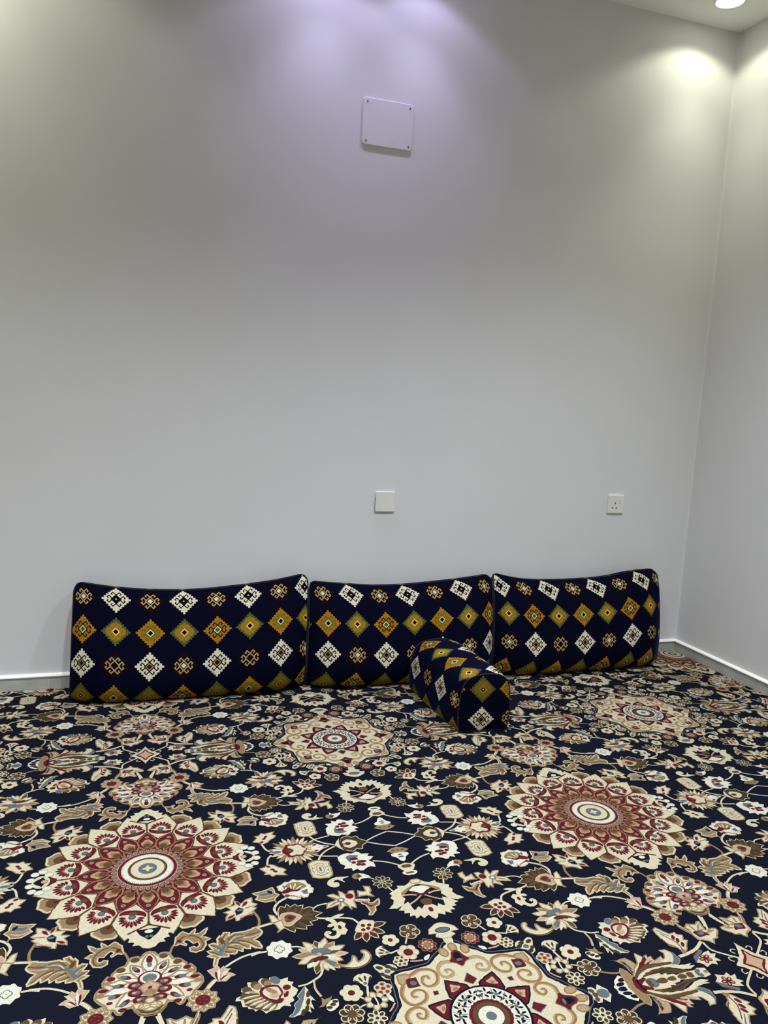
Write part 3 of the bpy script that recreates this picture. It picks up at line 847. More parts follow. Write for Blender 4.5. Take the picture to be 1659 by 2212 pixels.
EB 3 - 0 364,903,24,18,60
ET 4 - 0 447,884,16,14,0
ET 4 - 0 406,893,18,16,0
SM 5 - 0 485,903,444,895,415,909,410,943,445,979,476,999,496,982,485,970,496,953,497,933
SC 6 - 0 481,914,448,907,425,917,425,945,452,973,474,977,479,962,491,947
ET 7 - 0 455,928,28,10,40
EP 7 - 0 463,956,20,12,20
EM 4 - 0 517,923,16,14,0
TM 4 - 0 519,943,499,974,18
TP 5 - 0 513,939,496,953,12
PC 2 T 3 310,976,290,963,272,990,250,1017,221,1011,221,1026,198,1036,215,1062,197,1073,221,1094,241,1122,269,1138,269,1124,276,1100,302,1084,306,1060,310,1035,311,1005
LM 3 - 0 4,5,294,1004,271,1044,257,1076,260,1122
EM 4 - 0 251,1041,16,8,60
EM 4 - 0 243,1062,16,8,60
EM 4 - 0 238,1090,16,8,60
LG 3 - 0 6,4,298,979,280,1005,264,1026
LB 3 - 0 8,4,310,1035,303,1070,279,1094
ET 3 - 0 264,1128,16,10,60
LC 1 - 0 16,14,304,1152,257,1145,196,1127,142,1092
LT 0 - 0 8,8,178,975,168,1008,149,1042
PC 2 T 4 127,977,90,991,69,975,57,975,63,997,71,1030,54,1039,40,1032,16,1033,14,1049,43,1077,47,1090,74,1094,91,1118,104,1096,130,1086,146,1077,149,1042,142,1014,151,994
TT 3 - 0 115,1035,124,983,10
TT 3 - 0 108,1032,69,985,10
TT 3 - 0 102,1033,74,1025,10
TT 3 - 0 85,1052,27,1041,10
SM 4 - 0 137,1033,115,1030,98,1029,77,1051,72,1067,96,1064,124,1070,132,1056
EG 5 - 0 105,1047,18,12,20
PP 3 - 0 146,1048,136,1074,113,1085,140,1088,149,1071
LC 1 - 0 10,10,22,949,35,988,56,1034
PG 2 - 0 228,1147,186,1134,177,1145,212,1174,256,1203,247,1174
LM 3 - 0 8,8,241,1162,202,1139
PC 3 - 0 254,1201,225,1180,183,1158,151,1151,156,1171,132,1174,152,1192,141,1217,165,1212,170,1235,193,1223,209,1228,228,1236,231,1218
EM 4 - 0 217,1190,13,10,0
EP 5 - 0 217,1190,8,4,0
EM 4 - 0 205,1205,13,10,72
EP 5 - 0 205,1205,8,4,72
EM 4 - 0 185,1199,13,10,144
EP 5 - 0 185,1199,8,4,144
EM 4 - 0 185,1181,13,10,216
EP 5 - 0 185,1181,8,4,216
EM 4 - 0 205,1175,13,10,288
EP 5 - 0 205,1175,8,4,288
EM 6 - 0 199,1190,6,6,0
LC 1 - 0 10,10,138,1098,138,1136,127,1159,93,1188,50,1221
PC 3 - 0 -16,1138,0,1134,18,1180,40,1212,68,1236,94,1258,94,1264,-16,1264
PM 4 - 0 -8,1184,4,1180,18,1216,40,1238,60,1258,60,1266,-8,1266
PP 5 - 0 -8,1200,2,1196,10,1224,28,1244,46,1258,46,1266,-8,1266
LC 2 - 0 5,5,28,1176,44,1168,56,1180,44,1196
LC 2 - 0 5,5,76,1212,92,1208,96,1224,84,1236
PC 2 T 3 576,1205,545,1170,511,1144,501,1120,487,1087,471,1109,470,1123,442,1104,448,1123,427,1121,433,1138,427,1148,384,1131,386,1149,373,1141,358,1117,370,1098,340,1099,317,1127,313,1164,337,1189,361,1197,417,1183,489,1183,539,1201,568,1228
PG 3 - 0 324,1112,314,1128,313,1150,314,1168,334,1190,371,1186,344,1166,329,1142
SB 3 - 0 549,1186,510,1157,486,1154,438,1163,368,1169,368,1182,415,1182,488,1182,539,1201,568,1228,578,1217
TM 4 - 0 495,1156,455,1117,18
TM 4 - 0 473,1161,448,1128,18
TM 4 - 0 449,1163,438,1143,18
TM 4 - 0 526,1175,475,1135,18
TP 5 - 0 483,1155,433,1127,14
TP 5 - 0 461,1160,428,1150,14
TP 5 - 0 433,1162,391,1145,14
PL 4 T 3 617,1099,593,1111,569,1104,548,1104,534,1121,523,1145,546,1170,571,1198,572,1168,578,1137,592,1116
LN 5 - 0 12,6,570,1125,564,1157,568,1190
LM 5 - 0 6,4,577,1119,562,1145,559,1171
LG 6 - 0 5,5,566,1140,564,1183
PT 4 L 4 603,1152,585,1178,579,1209,599,1237,606,1275,593,1314,613,1332,627,1313,638,1271,628,1234,627,1201,619,1170
PW 3 - 0 640,1186,672,1211,680,1229,693,1242,688,1259,694,1274,679,1281,675,1295,652,1292,636,1260,624,1223,627,1197
EN 4 - 0 635,1212,20,10,10
EN 4 - 0 657,1233,20,10,10
EN 4 - 0 663,1256,20,10,10
EN 4 - 0 659,1282,20,10,10
SM 6 - 0 590,1218,572,1210,584,1244,574,1279,565,1313,585,1312,599,1285,604,1260
PC 4 - 0 569,1223,539,1201,491,1185,452,1182,382,1185,339,1197,305,1201,282,1200,299,1211,274,1215,305,1227,338,1223,378,1203,422,1191,480,1194,531,1216,562,1233
PB 4 - 0 554,1227,510,1202,463,1196,424,1193,369,1216,317,1233,371,1241,414,1227,438,1234,446,1221,483,1223,496,1216,539,1231
SD 5 - 0 508,1209,431,1202,375,1223,340,1234,411,1223,476,1214
PC 5 - 0 567,1240,532,1222,497,1218,458,1218,456,1229,431,1225,429,1236,402,1234,392,1245,332,1238,291,1237,286,1249,330,1276,447,1269,552,1268,571,1255
SM 6 - 0 573,1235,545,1225,533,1232,560,1250,574,1259
EG 6 - 0 519,1254,24,22,0
EB 6 - 0 534,1252,12,16,0
EB 6 - 0 476,1258,28,14,10
EB 6 - 0 427,1257,22,10,10
EB 6 - 0 375,1259,22,14,10
EB 6 - 0 334,1254,16,12,10
PC 6 - 0 306,1248,279,1231,245,1237,246,1262,251,1292,282,1292,297,1280,314,1264
EG 7 - 0 287,1271,20,12,10
EG 7 - 0 290,1248,16,10,30
ET 7 - 0 254,1267,14,18,0
LT 1 - 0 10,10,709,1144,687,1153,648,1169,599,1174
TC 2 T 2 724,0,856,0,24
TC 2 T 2 724,0,837,28,24
TT 2 T 2 724,0,841,61,24
TC 2 T 2 724,0,811,77,24
TC 2 T 2 724,0,799,109,24
TC 2 T 2 724,0,765,108,24
TT 2 T 2 724,0,740,131,24
TC 2 T 2 724,0,710,115,24
TC 2 T 2 724,0,677,123,24
TC 2 T 2 724,0,658,95,24
TT 2 T 2 724,0,625,88,24
TC 2 T 2 724,0,621,54,24
TC 2 T 2 724,0,596,32,24
TC 2 T 2 724,0,608,0,24
TT 2 T 2 724,0,596,-32,24
TC 2 T 2 724,0,621,-54,24
TC 2 T 2 724,0,625,-88,24
TC 2 T 2 724,0,658,-95,24
TT 2 T 2 724,0,677,-123,24
TC 2 T 2 724,0,710,-115,24
TC 2 T 2 724,0,740,-131,24
TC 2 T 2 724,0,765,-108,24
TT 2 T 2 724,0,799,-109,24
TC 2 T 2 724,0,811,-77,24
TC 2 T 2 724,0,841,-61,24
TC 2 T 2 724,0,837,-28,24
TP 3 - 0 724,0,818,8,14
TT 3 - 0 724,0,809,39,14
TP 3 - 0 724,0,790,65,14
TT 3 - 0 724,0,764,83,14
TP 3 - 0 724,0,732,92,14
TT 3 - 0 724,0,700,89,14
TP 3 - 0 724,0,670,75,14
TT 3 - 0 724,0,647,53,14
TP 3 - 0 724,0,633,24,14
TT 3 - 0 724,0,630,-8,14
TP 3 - 0 724,0,639,-39,14
TT 3 - 0 724,0,658,-65,14
TP 3 - 0 724,0,684,-83,14
TT 3 - 0 724,0,716,-92,14
TP 3 - 0 724,0,748,-89,14
TT 3 - 0 724,0,778,-75,14
TP 3 - 0 724,0,801,-53,14
TT 3 - 0 724,0,815,-24,14
PM 5 - 0 792,0,788,11,779,19,772,26,769,35,766,47,758,55,746,57,734,54,724,52,714,54,702,57,690,55,682,47,679,35,676,26,669,19,660,11,656,0,660,-11,669,-19,676,-26,679,-35,682,-47,690,-55,702,-57,714,-54,724,-52,734,-54,746,-57,758,-55,766,-47,769,-35,772,-26,779,-19,788,-11
PC 6 - 0 786,0,782,9,774,15,768,20,766,28,764,38,758,45,748,46,738,42,730,40,722,42,712,46,702,45,696,38,694,28,692,20,686,15,678,9,674,0,678,-9,686,-15,692,-20,694,-28,696,-38,702,-45,712,-46,722,-42,730,-40,738,-42,748,-46,758,-45,764,-38,766,-28,768,-20,774,-15,782,-9
SM 7 - 0 672,-24,708,-20,720,0,708,20,672,24
EB 8 - 0 704,0,18,12,0
PW 6 - 0 592,0,628,-20,660,-18,660,18,628,20
EG 7 - 0 632,0,26,12,0
LC 1 - 0 10,10,603,16,583,40,569,94
PC 2 T 3 528,119,558,110,568,91,599,101,617,124,640,136,654,157,634,171,652,199,613,190,600,184,580,195,569,174,543,174,554,155
EM 3 - 0 572,110,12,8,30
EM 3 - 0 589,139,12,8,30
EM 3 - 0 600,157,12,8,30
PC 2 T 4 772,129,794,115,827,113,875,134,870,164,874,202,866,249,845,262,803,260,770,245,768,202,768,165
ET 3 - 0 820,190,42,52,0
EC 3.7 - 0 820,190,37,47,0
ET 4.4 - 0 820,190,20,36,0
EC 5.1 - 0 820,190,16,32,0
EG 5.8 - 0 820,190,6,20,0
EW 5 T 2 790,162,8,10,0
EW 5 T 2 790,218,8,10,0
EW 5 T 2 850,162,8,10,0
EW 5 T 2 850,218,8,10,0
EW 5 T 2 786,190,8,10,0
EW 5 T 2 854,190,8,10,0
LC 1 - 0 10,10,825,116,850,70,890,33,937,7
LC 1 - 0 8,8,810,54,850,78,932,97
PW 2 P 3 823,-44,843,-49,851,-29,878,-16,909,4,872,15,853,31,835,43,815,29,811,-5
EM 3 - 0 831,-8,12,7,0
EM 3 - 0 857,-5,12,7,0
EM 3 - 0 841,-36,12,7,0
EM 3 - 0 835,27,12,7,0
EG 3 - 0 886,2,12,5,0
SD 2 C 4 955,-13,988,-54,1011,-66,1032,-72,1052,-57,1079,-54,1085,-32,1095,-12,1116,5,1084,30,1071,61,1042,55,1026,71,991,60,975,32
SC 3 - 0 998,-31,1034,-33,1048,-12,1062,8,1037,30,1008,40,983,14
ED 4 - 0 1010,0,16,14,0
EG 4 - 0 991,-1,8,8,0
LM 3 - 0 10,10,1007,-64,979,-39,967,-7,968,28,984,55
PC 4 - 0 933,-11,956,-34,980,-59,966,-17,965,10,977,60,954,31,942,8
PW 2 - 0 926,107,957,88,982,81,1002,91,1035,80,1056,104,1093,110,1079,133,1107,139,1090,161,1076,168,1096,191,1095,232,1073,218,1049,225,1030,242,1014,244,1000,226,975,237,974,213,934,211,950,189,930,166,926,139
SG 3 - 0 969,117,995,104,1034,116,1017,135,993,142,981,171,970,143
EM 4 - 0 1004,141,22,11,0
EM 4 - 0 1037,171,26,11,0
EM 4 - 0 1038,197,14,11,0
EM 4 - 0 1017,192,14,11,0
EM 4 - 0 996,171,12,11,0
EP 5 - 0 1026,156,8,6,0
LC 1 - 0 9,9,1095,177,1141,192,1180,214,1217,242
SC 2 - 0 1203,248,1230,235,1251,229,1276,235,1281,247,1271,282,1253,304,1226,294,1213,275
EB 3 - 0 1242,257,20,14,0
SW 2 C 2 1211,305,1237,296,1273,300,1275,314,1246,333,1219,325
EB 3 - 0 1242,313,16,7,0
PT 2 P 3 1191,116,1221,96,1253,83,1282,100,1297,117,1272,145,1221,133
PW 3 - 0 1203,142,1244,135,1292,149,1266,186,1248,215,1236,206,1223,176,1201,159
EG 4 - 0 1247,155,10,6,0
EG 4 - 0 1244,174,10,6,0
EB 4 - 0 1223,113,8,6,0
EB 4 - 0 1251,113,8,6,0
EB 4 - 0 1275,122,8,6,0
LW 1 - 0 8,8,1111,4,1179,42,1247,70
SC 2 - 0 945,277,918,273,880,269,845,280,826,305,830,329,851,343,876,341,884,320,874,309,860,307,870,292,885,291,899,306,912,318,908,292
ST 2 - 0 957,277,980,259,996,267,1001,290,979,305,962,301
EB 3 - 0 988,284,12,12,0
PW 3 - 0 994,261,1020,273,1041,293,1047,308,1007,309,996,310,983,329,982,306,1006,291
TD 2 C 3 1101,360,1143,365,22
TD 2 C 3 1098,366,1126,397,22
TD 2 C 3 1092,368,1093,410,22
TD 2 C 3 1085,366,1059,399,22
TD 2 C 3 1081,360,1040,369,22
TD 2 C 3 1082,353,1045,334,22
TD 2 C 3 1088,349,1072,310,22
TD 2 C 3 1094,349,1107,309,22
TD 2 C 3 1100,353,1135,331,22
ED 4 C 3 1100,366,7,7,0
ED 4 C 3 1084,367,7,7,0
ED 4 C 3 1082,350,7,7,0
ED 4 C 3 1099,349,7,7,0
LC 1 - 0 8,8,1106,399,1116,430,1128,450
LC 1 - 0 6,6,1030,305,1059,321
PC 2 - 0 1251,369,1234,371,1201,401,1184,409,1150,401,1151,417,1131,429,1095,451,1104,468,1091,486,1101,505,1089,529,1061,557,1098,565,1129,549,1100,579,1127,586,1119,605,1147,606,1138,631,1162,627,1162,651,1189,634,1198,656,1225,640,1245,673,1261,653,1267,571,1246,571,1235,563,1210,592,1200,573,1173,594,1169,561,1162,530,1138,543,1159,502,1146,482,1159,452,1197,426,1234,412,1253,410
ST 3 - 0 1154,456,1173,443,1196,429,1233,415,1183,457,1150,480
EC 3 T 3 1241,387,18,16,0
EC 3 - 0 1267,403,18,12,0
SW 3 D 3 1193,448,1223,424,1248,424,1274,433,1257,483,1233,477,1216,465
LP 3 - 0 10,10,1148,480,1189,481,1219,491
LP 3 - 0 10,8,1166,549,1201,528,1246,492
LM 4 - 0 8,10,1201,467,1230,488,1255,496
SB 3 - 0 1219,538,1246,522,1260,542,1246,571,1230,567
EM 4 - 0 1246,605,8,16,0
EC 2 - 3 1023,767,16,18,20
EC 2 - 3 1000,782,16,18,92
EC 2 - 3 979,765,16,18,164
EC 2 - 3 988,740,16,18,236
EC 2 - 3 1015,741,16,18,308
EM 4 - 0 1001,759,11,11,0
ED 2 C 4 1101,753,19,22,90
EB 4 - 0 1101,754,9,10,90
ED 2 C 4 1075,734,19,22,162
EB 4 - 0 1073,734,9,10,162
ED 2 C 4 1085,703,19,22,234
EB 4 - 0 1084,701,9,10,234
ED 2 C 4 1117,703,19,22,306
EB 4 - 0 1119,701,9,10,306
ED 2 C 4 1127,734,19,22,378
EB 4 - 0 1129,734,9,10,378
EB 4 - 0 1101,725,14,14,0
EC 2 P 3 1080,854,19,19,10
EC 2 P 3 1062,875,19,19,70
EC 2 P 3 1035,870,19,19,130
EC 2 P 3 1026,844,19,19,190
EC 2 P 3 1043,823,19,19,250
EC 2 P 3 1071,828,19,19,310
EM 4 - 0 1053,849,21,21,0
EM 2 T 3 1174,826,16,12,0
EP 3.6 - 0 1170,826,6,6,0
EM 2 T 3 1167,845,16,12,45
EP 3.6 - 0 1164,842,6,6,0
EM 2 T 3 1148,852,16,12,90
EP 3.6 - 0 1148,848,6,6,0
EM 2 T 3 1130,845,16,12,135
EP 3.6 - 0 1133,842,6,6,0
EM 2 T 3 1122,826,16,12,180
EP 3.6 - 0 1126,826,6,6,0
EM 2 T 3 1130,808,16,12,225
EP 3.6 - 0 1133,811,6,6,0
EM 2 T 3 1148,800,16,12,270
EP 3.6 - 0 1148,804,6,6,0
EM 2 T 3 1167,808,16,12,315
EP 3.6 - 0 1164,811,6,6,0
ET 4 - 0 1148,826,14,14,0
SC 2 - 0 979,836,964,808,958,786,941,787,926,797,915,820,917,839,927,852,947,843
TD 3 - 0 952,842,924,848,10
TD 3 - 0 952,830,924,824,10
TD 3 - 0 957,820,935,802,10
TD 3 - 0 966,812,953,787,10
EG 3 - 0 964,829,8,8,0
LC 1 - 0 8,8,975,838,1000,830,1024,824
LC 1 - 0 7,7,1059,796,1074,766,1083,750
EC 2 - 3 1026,891,14,14,0
EB 4 - 0 1027,891,7,6,0
EC 2 - 3 1016,909,14,14,60
EB 4 - 0 1016,910,7,6,60
EC 2 - 3 995,909,14,14,120
EB 4 - 0 995,910,7,6,120
EC 2 - 3 985,891,14,14,180
EB 4 - 0 984,891,7,6,180
EC 2 - 3 995,874,14,14,240
EB 4 - 0 995,872,7,6,240
EC 2 - 3 1016,874,14,14,300
EB 4 - 0 1016,872,7,6,300
ED 4 - 0 1006,891,8,8,0
SC 2 - 0 884,891,907,885,927,901,951,896,972,909,978,928,957,944,938,956,932,980,913,977,899,955,897,930,887,911
ED 3 - 0 905,908,16,10,30
ED 3 - 0 943,911,16,10,30
ED 3 - 0 960,928,16,10,30
ED 3 - 0 910,948,16,10,30
ED 3 - 0 925,966,16,10,30
EC 4 - 0 932,938,18,18,0
EG 5 N 2 932,936,12,10,0
EP 2 C 3 898,1038,15,17,60
EB 4 - 0 899,1040,7,8,60
EP 2 C 3 873,1036,15,17,132
EB 4 - 0 872,1037,7,8,132
EP 2 C 3 867,1011,15,17,204
EB 4 - 0 866,1010,7,8,204
EP 2 C 3 889,998,15,17,276
EB 4 - 0 889,997,7,8,276
EP 2 C 3 908,1015,15,17,348
EB 4 - 0 910,1015,7,8,348
ER 4 - 0 887,1020,9,9,0
SC 2 - 0 826,995,845,964,862,947,852,931,833,922,805,925,788,938,782,955,802,969
TD 3 - 0 806,973,784,951,10
TD 3 - 0 817,967,807,937,10
TD 3 - 0 830,965,834,934,10
TD 3 - 0 842,970,859,943,10
EG 3 - 0 825,977,8,8,0
LC 1 - 0 9,9,830,992,822,1022,818,1048
EC 2 - 3 785,1020,19,19,15
EC 2 - 3 765,1039,19,19,75
EC 2 - 3 739,1032,19,19,135
EC 2 - 3 731,1005,19,19,195
EC 2 - 3 751,986,19,19,255
EC 2 - 3 778,993,19,19,315
EM 4 - 0 758,1013,14,14,0
LC 1 - 0 7,7,781,1032,796,1051,811,1062
EC 2 T 3 873,1076,18,13,0
EC 2 T 3 862,1099,18,13,51
EC 2 T 3 836,1105,18,13,103
EC 2 T 3 816,1088,18,13,154
EC 2 T 3 816,1062,18,13,206
EC 2 T 3 837,1046,18,13,257
EC 2 T 3 862,1052,18,13,308
EN 3 - 0 843,1076,22,22,0
LW 4 - 0 6,6,841,1054,845,1084,843,1103
LC 1 - 0 8,8,828,995,824,1019,822,1039
ED 2 C 4 762,1117,20,17,0
ED 2 C 4 751,1139,20,17,51
ED 2 C 4 727,1145,20,17,103
ED 2 C 4 707,1129,20,17,154
ED 2 C 4 707,1104,20,17,206
ED 2 C 4 727,1089,20,17,257
ED 2 C 4 751,1094,20,17,309
EB 4 - 0 733,1117,19,19,0
LC 1 - 0 7,7,798,1082,778,1089,762,1101
ED 2 C 5 846,1166,13,10,17
ED 2 C 5 831,1183,13,10,68
ED 2 C 5 808,1181,13,10,120
ED 2 C 5 795,1162,13,10,171
ED 2 C 5 802,1141,13,10,223
ED 2 C 5 823,1133,13,10,274
ED 2 C 5 843,1144,13,10,325
ED 3 C 5 821,1159,10,10,0
PC 2 W 3 801,1218,784,1218,772,1237,752,1210,740,1229,726,1244,733,1273,759,1302,771,1280,786,1288,804,1291,811,1281,801,1261,808,1240
EG 3 - 0 755,1258,26,24,0
EB 3 - 0 795,1235,10,12,30
EB 3 - 0 790,1256,10,12,30
TW 1 - 0 895,1046,908,1098,16
LP 1 - 0 7,7,910,1102,894,1123,877,1139
TW 1 - 0 891,1050,909,1098,18
TW 1 - 0 1136,882,1104,910,20
LP 1 - 0 8,8,1044,900,1070,906,1099,907
'''

# ------------------------------------------------------------------ cushions
def catmull(P, n, closed=False):
    P = np.asarray(P, float); m = len(P); out = []
    rng = range(m if closed else m-1)
    for i in rng:
        p1, p2 = P[i], P[(i+1) % m]
        p0 = P[(i-1) % m] if closed or i > 0 else 2*p1-p2
        p3 = P[(i+2) % m] if closed or i < m-2 else 2*p2-p1
        for k in range(n):
            t = k/n
            out.append(.5*((2*p1)+(p2-p0)*t+(2*p0-5*p1+4*p2-p3)*t*t+(3*p1-p0-3*p2+p3)*t**3))
    if not closed: out.append(P[-1])
    return np.array(out)

PITCH = .1235
def grid_mesh(bm, uvl, pts, uvs, flip=False):
    """pts[i][j] -> smooth quad grid with UVs"""
    V = [[bm.verts.new(p) for p in row] for row in pts]
    for i in range(len(V)-1):
        for j in range(len(V[0])-1):
            q = [(i, j), (i+1, j), (i+1, j+1), (i, j+1)]
            if flip: q = q[::-1]
            f_ = bm.faces.new([V[a][b] for a, b in q]); f_.smooth = True
            for lp, (a, b) in zip(f_.loops, q): lp[uvl].uv = uvs[a][b]

def back_cushion(label, xb, xt, ztop, ushift, uoff, seed, lean=0, lean2=0):
    """xb/xt: (left,right) at the belly / top seam; ztop: heights of the top seam along the width"""
    rnd = np.random.RandomState(seed)
    prof = catmull([(.072, 1.0), (.105, .955), (.150, .80), (.190, .60), (.220, .40), (.236, .24), (.238, .13), (.226, .05), (.206, .012), (.180, .0)], 8)
    ns, nt = 64, len(prof)
    zt = catmull([(0, z) for z in ztop], 16)[:, 1]; zt = np.interp(np.linspace(0, 1, ns+1), np.linspace(0, 1, len(zt)), zt)
    Z0 = .0022
    front, uvf = [], []
    wob = [rnd.uniform(-1, 1) for _ in range(6)]
    for i in range(ns+1):
        s = i/ns; e = abs(2*s-1); pin = 1-.34*e**7
        row, uvr, arc, last = [], [], 0, None
        for k, (d, zr) in enumerate(prof):
            dd = .02+(d-.02)*pin
            dd += .004*math.sin(9*s+3*zr+wob[0])*math.sin(3.1*zr)*(1-e**4) + .003*math.sin(17*s+wob[1])*zr*(1-zr)*4*.5
            zz = Z0+zr*(zt[i]-Z0)
            g = zr
            xl = xb[0]*(1-g)+xt[0]*g; xr = xb[1]*(1-g)+xt[1]*g
            bow = .0
            x = xl+(xr-xl)*s+bow
            # soft folds pulling in from the top corners
            dd -= .010*math.exp(-((e-.93)/.05)**2)*math.exp(-((zr-.9)/.12)**2)
            # rounded corners
            for R_, top in ((.034, True), (.022, False)):
                ex = min(x-xl, xr-x); ez = (zt[i]-zz) if top else (zz-Z0)
                if ex < R_ and ez < R_:
                    a_, b_ = (R_-ex)/R_, (R_-ez)/R_
                    a2, b2 = a_*math.sqrt(1-b_*b_/2), b_*math.sqrt(1-a_*a_/2)
                    x += (1 if x-xl < xr-x else -1)*R_*(a_-a2); zz += (-1 if top else 1)*R_*(b_-b2)
            P = Vector((x, -dd, zz))
            if last is not None: arc += math.hypot(dd-last[0], zz-last[1])
            last = (dd, zz)
            vv = .5+(arc-.056)/PITCH                      # the cloth is pulled askew along the top and bottom seams
            sk = lean*max(0, 1.15-vv)+lean2*max(0, vv-2.9)
            row.append(P); uvr.append((uoff+.5+sk+(s-ushift+.022*(1 if s > .5 else -1)*e**9)*abs(xr-xl)/PITCH, .5+(arc-.056)/PITCH))
        front.append(row); uvf.append(uvr)
    cx_ = (xb[0]+xb[1])/2
    root = empty('back_cushion', (cx_, -.12, 0), label, 'cushion', 'back cushions along the wall')
    off = Vector(root.location)
    bm = bmesh.new(); uvl = bm.loops.layers.uv.new('UVMap')
    F = [[p-off for p in r] for r in front]
    grid_mesh(bm, uvl, F, uvf)
    obj('front_panel', bm, FABRIC, root)
    # boundary loop: top (left to right), right side, bottom, left side
    idx = [(i, 0) for i in range(ns)]+[(ns, k) for k in range(nt-1)]+[(i, nt-1) for i in range(ns, 0, -1)]+[(0, k) for k in range(nt-1, 0, -1)]
    idx.append(idx[0])
    bm = bmesh.new(); uvl = bm.loops.layers.uv.new('UVMap')
    G, U = [], []
    def back_pt(i, k):
        p = front[i][k]; s = i/ns; e = 2*s-1
        top = (p.z-Z0)/max(.01, zt[i]-Z0)
        return Vector((p.x-.012*e**5, -.0185, Z0+(p.z-Z0)*(.955)+.003))
    for a, (i, k) in enumerate(idx):
        p = front[i][k]; q = back_pt(i, k); row, ur = [], []
        side = (i in (0, ns)) and k not in (0, nt-1)
        for w in np.linspace(0, 1, 7):
            r = p.lerp(q, w)
            bulge = .012*math.sin(math.pi*w)
            if k == 0: r.z += bulge*.6
            elif k == nt-1: r.z = max(Z0, r.z-0*bulge)
            else: r.x += bulge*.03*(1 if i == ns else -1)
            dep = (p-q).length*w/PITCH
            u_, v_ = uvf[i][k]
            if k == 0: uv = (u_, 3.74+dep)
            elif k == nt-1: uv = (u_, v_+dep)
            else: uv = (u_+dep*(1 if i == ns else -1), v_)
            row.append(r-off); ur.append(uv)
        G.append(row); U.append(ur)
    grid_mesh(bm, uvl, G, U, flip=True)
    bmesh.ops.remove_doubles(bm, verts=bm.verts, dist=1e-6)
    obj('gusset', bm, FABRIC, root)
    bm = bmesh.new(); uvl = bm.loops.layers.uv.new('UVMap')
    grid_mesh(bm, uvl, [[back_pt(i, k)-off for k in range(nt)] for i in range(ns+1)], uvf, flip=True)
    obj('back_panel', bm, FABRIC, root)
    bm = bmesh.new()
    lp = [front[i][k]-off for i, k in idx[:-1]]
    lp = [p+Vector((0, -.001, .001 if p.z > .1 else 0)) for n_, p in enumerate(lp) if n_ % 1 == 0]
    lp = [p if (p.z+off.z) > .006 else Vector((p.x, p.y, .0062)) for p in lp]
    cl = [lp[0]]
    for p in lp[1:]:
        if (p-cl[-1]).length > .006: cl.append(p)
    tube(bm, cl, .0024, True, 6)
    obj('piping', bm, NAVY, root, smooth=True)

back_cushion('long navy kilim back cushion at the left end of the wall row', (-2.814, -1.934), (-2.803, -1.912), ZT1, .033, 0, 1, .04, 0)
back_cushion('middle navy kilim back cushion behind the arm bolster', (-1.928, -1.104), (-1.906, -1.080), ZT2, .082, 2, 2, .26, .12)
back_cushion('navy kilim back cushion at the right end, nearest the corner', (-1.098, -.236), (-1.074, -.208), ZT3, .055, 3, 3, .42, .45)

# arm bolster on the carpet in front of the middle cushion
def arm_bolster():
    root = empty('arm_bolster', (-1.398, -.49, 0), 'navy kilim arm bolster lying on the carpet, pointing out from the wall', 'bolster')
    sec = catmull([(-.098, .0), (-.106, .05), (-.103, .12), (-.094, .172), (-.072, .203), (-.03, .219), (.025, .222), (.065, .214), (.092, .19), (.103, .14), (.106, .06), (.098, .0)], 6)
    n = len(sec); Z0 = .0022
    arc = np.r_[0, np.cumsum(np.hypot(*np.diff(sec, axis=0).T))]
    y0, y1 = -.262, -.712
    ny = 34
    def ring(t):
        y = y0+(y1-y0)*t; c = -1.408+.013*t; k = 1.06-.10*t
        hz = .955+.045*t+.012*math.sin(math.pi*t)
        e = 1-.05*(abs(2*t-1))**7
        return [Vector((c+x*k*e, y-(.016*(x/.1) if t > .5 else 0)*(2*t-1)*.5, Z0+z*hz*(1-.03*abs(2*t-1)**8))) for x, z in sec]
    off = Vector(root.location)
    # girth coordinate: row 1 sits on the left shoulder of the top, rows count down the left side
    g1 = np.interp(-.045, sec[:, 0], arc) if False else arc[np.argmin(np.hypot(sec[:, 0]+.050, sec[:, 1]-.213))]
    bm = bmesh.new(); uvl = bm.loops.layers.uv.new('UVMap')
    P, U = [], []
    for i in range(ny+1):
        t = i/ny; r = ring(t); P.append([p-off for p in r])
        l = (y0-y1)*t
        U.append([(.5+(l-.058)/.119, 1.5+(g1-a)/.119+4) for a in arc])
    grid_mesh(bm, uvl, P, U)
    # underside
    q = [[P[i][0], P[i][-1]] for i in range(ny+1)]
    grid_mesh(bm, uvl, q, [[(0, 0), (0, 0)]]*(ny+1), flip=True)
    obj('wrap_panel', bm, FABRIC, root)
    for t, nm in ((1, 'front_end_panel'), (0, 'rear_end_panel')):
        r = [p-off for p in ring(t)]; c = Vector((sum(p.x for p in r)/n, r[0].y, .105))
        c.y = sum(p.y for p in r)/n
        bm = bmesh.new(); uvl = bm.loops.layers.uv.new('UVMap')
        rows, uvs = [], []
        for w in np.linspace(0, 1, 9):
            row = []; ur = []
            for p in r+[r[0]]:
                q_ = p.lerp(c, w); q_.y += (-1 if t else 1)*.010*math.sin(math.pi/2*min(1, w*1.6))
                row.append(q_); ur.append((.5+(q_.x-c.x+.012)/.112+4, 3.5-(.164-q_.z)/.112))
            rows.append(row); uvs.append(ur)
        grid_mesh(bm, uvl, rows, uvs, flip=bool(t))
        bmesh.ops.remove_doubles(bm, verts=bm.verts, dist=1e-6)
        obj(nm, bm, FABRIC, root)
        bm = bmesh.new()
        lp = [Vector((p.x, p.y, max(p.z, .0062))) for p in r]
        tube(bm, lp, .0024, True, 6)
        obj('piping', bm, NAVY, root, smooth=True)
arm_bolster()

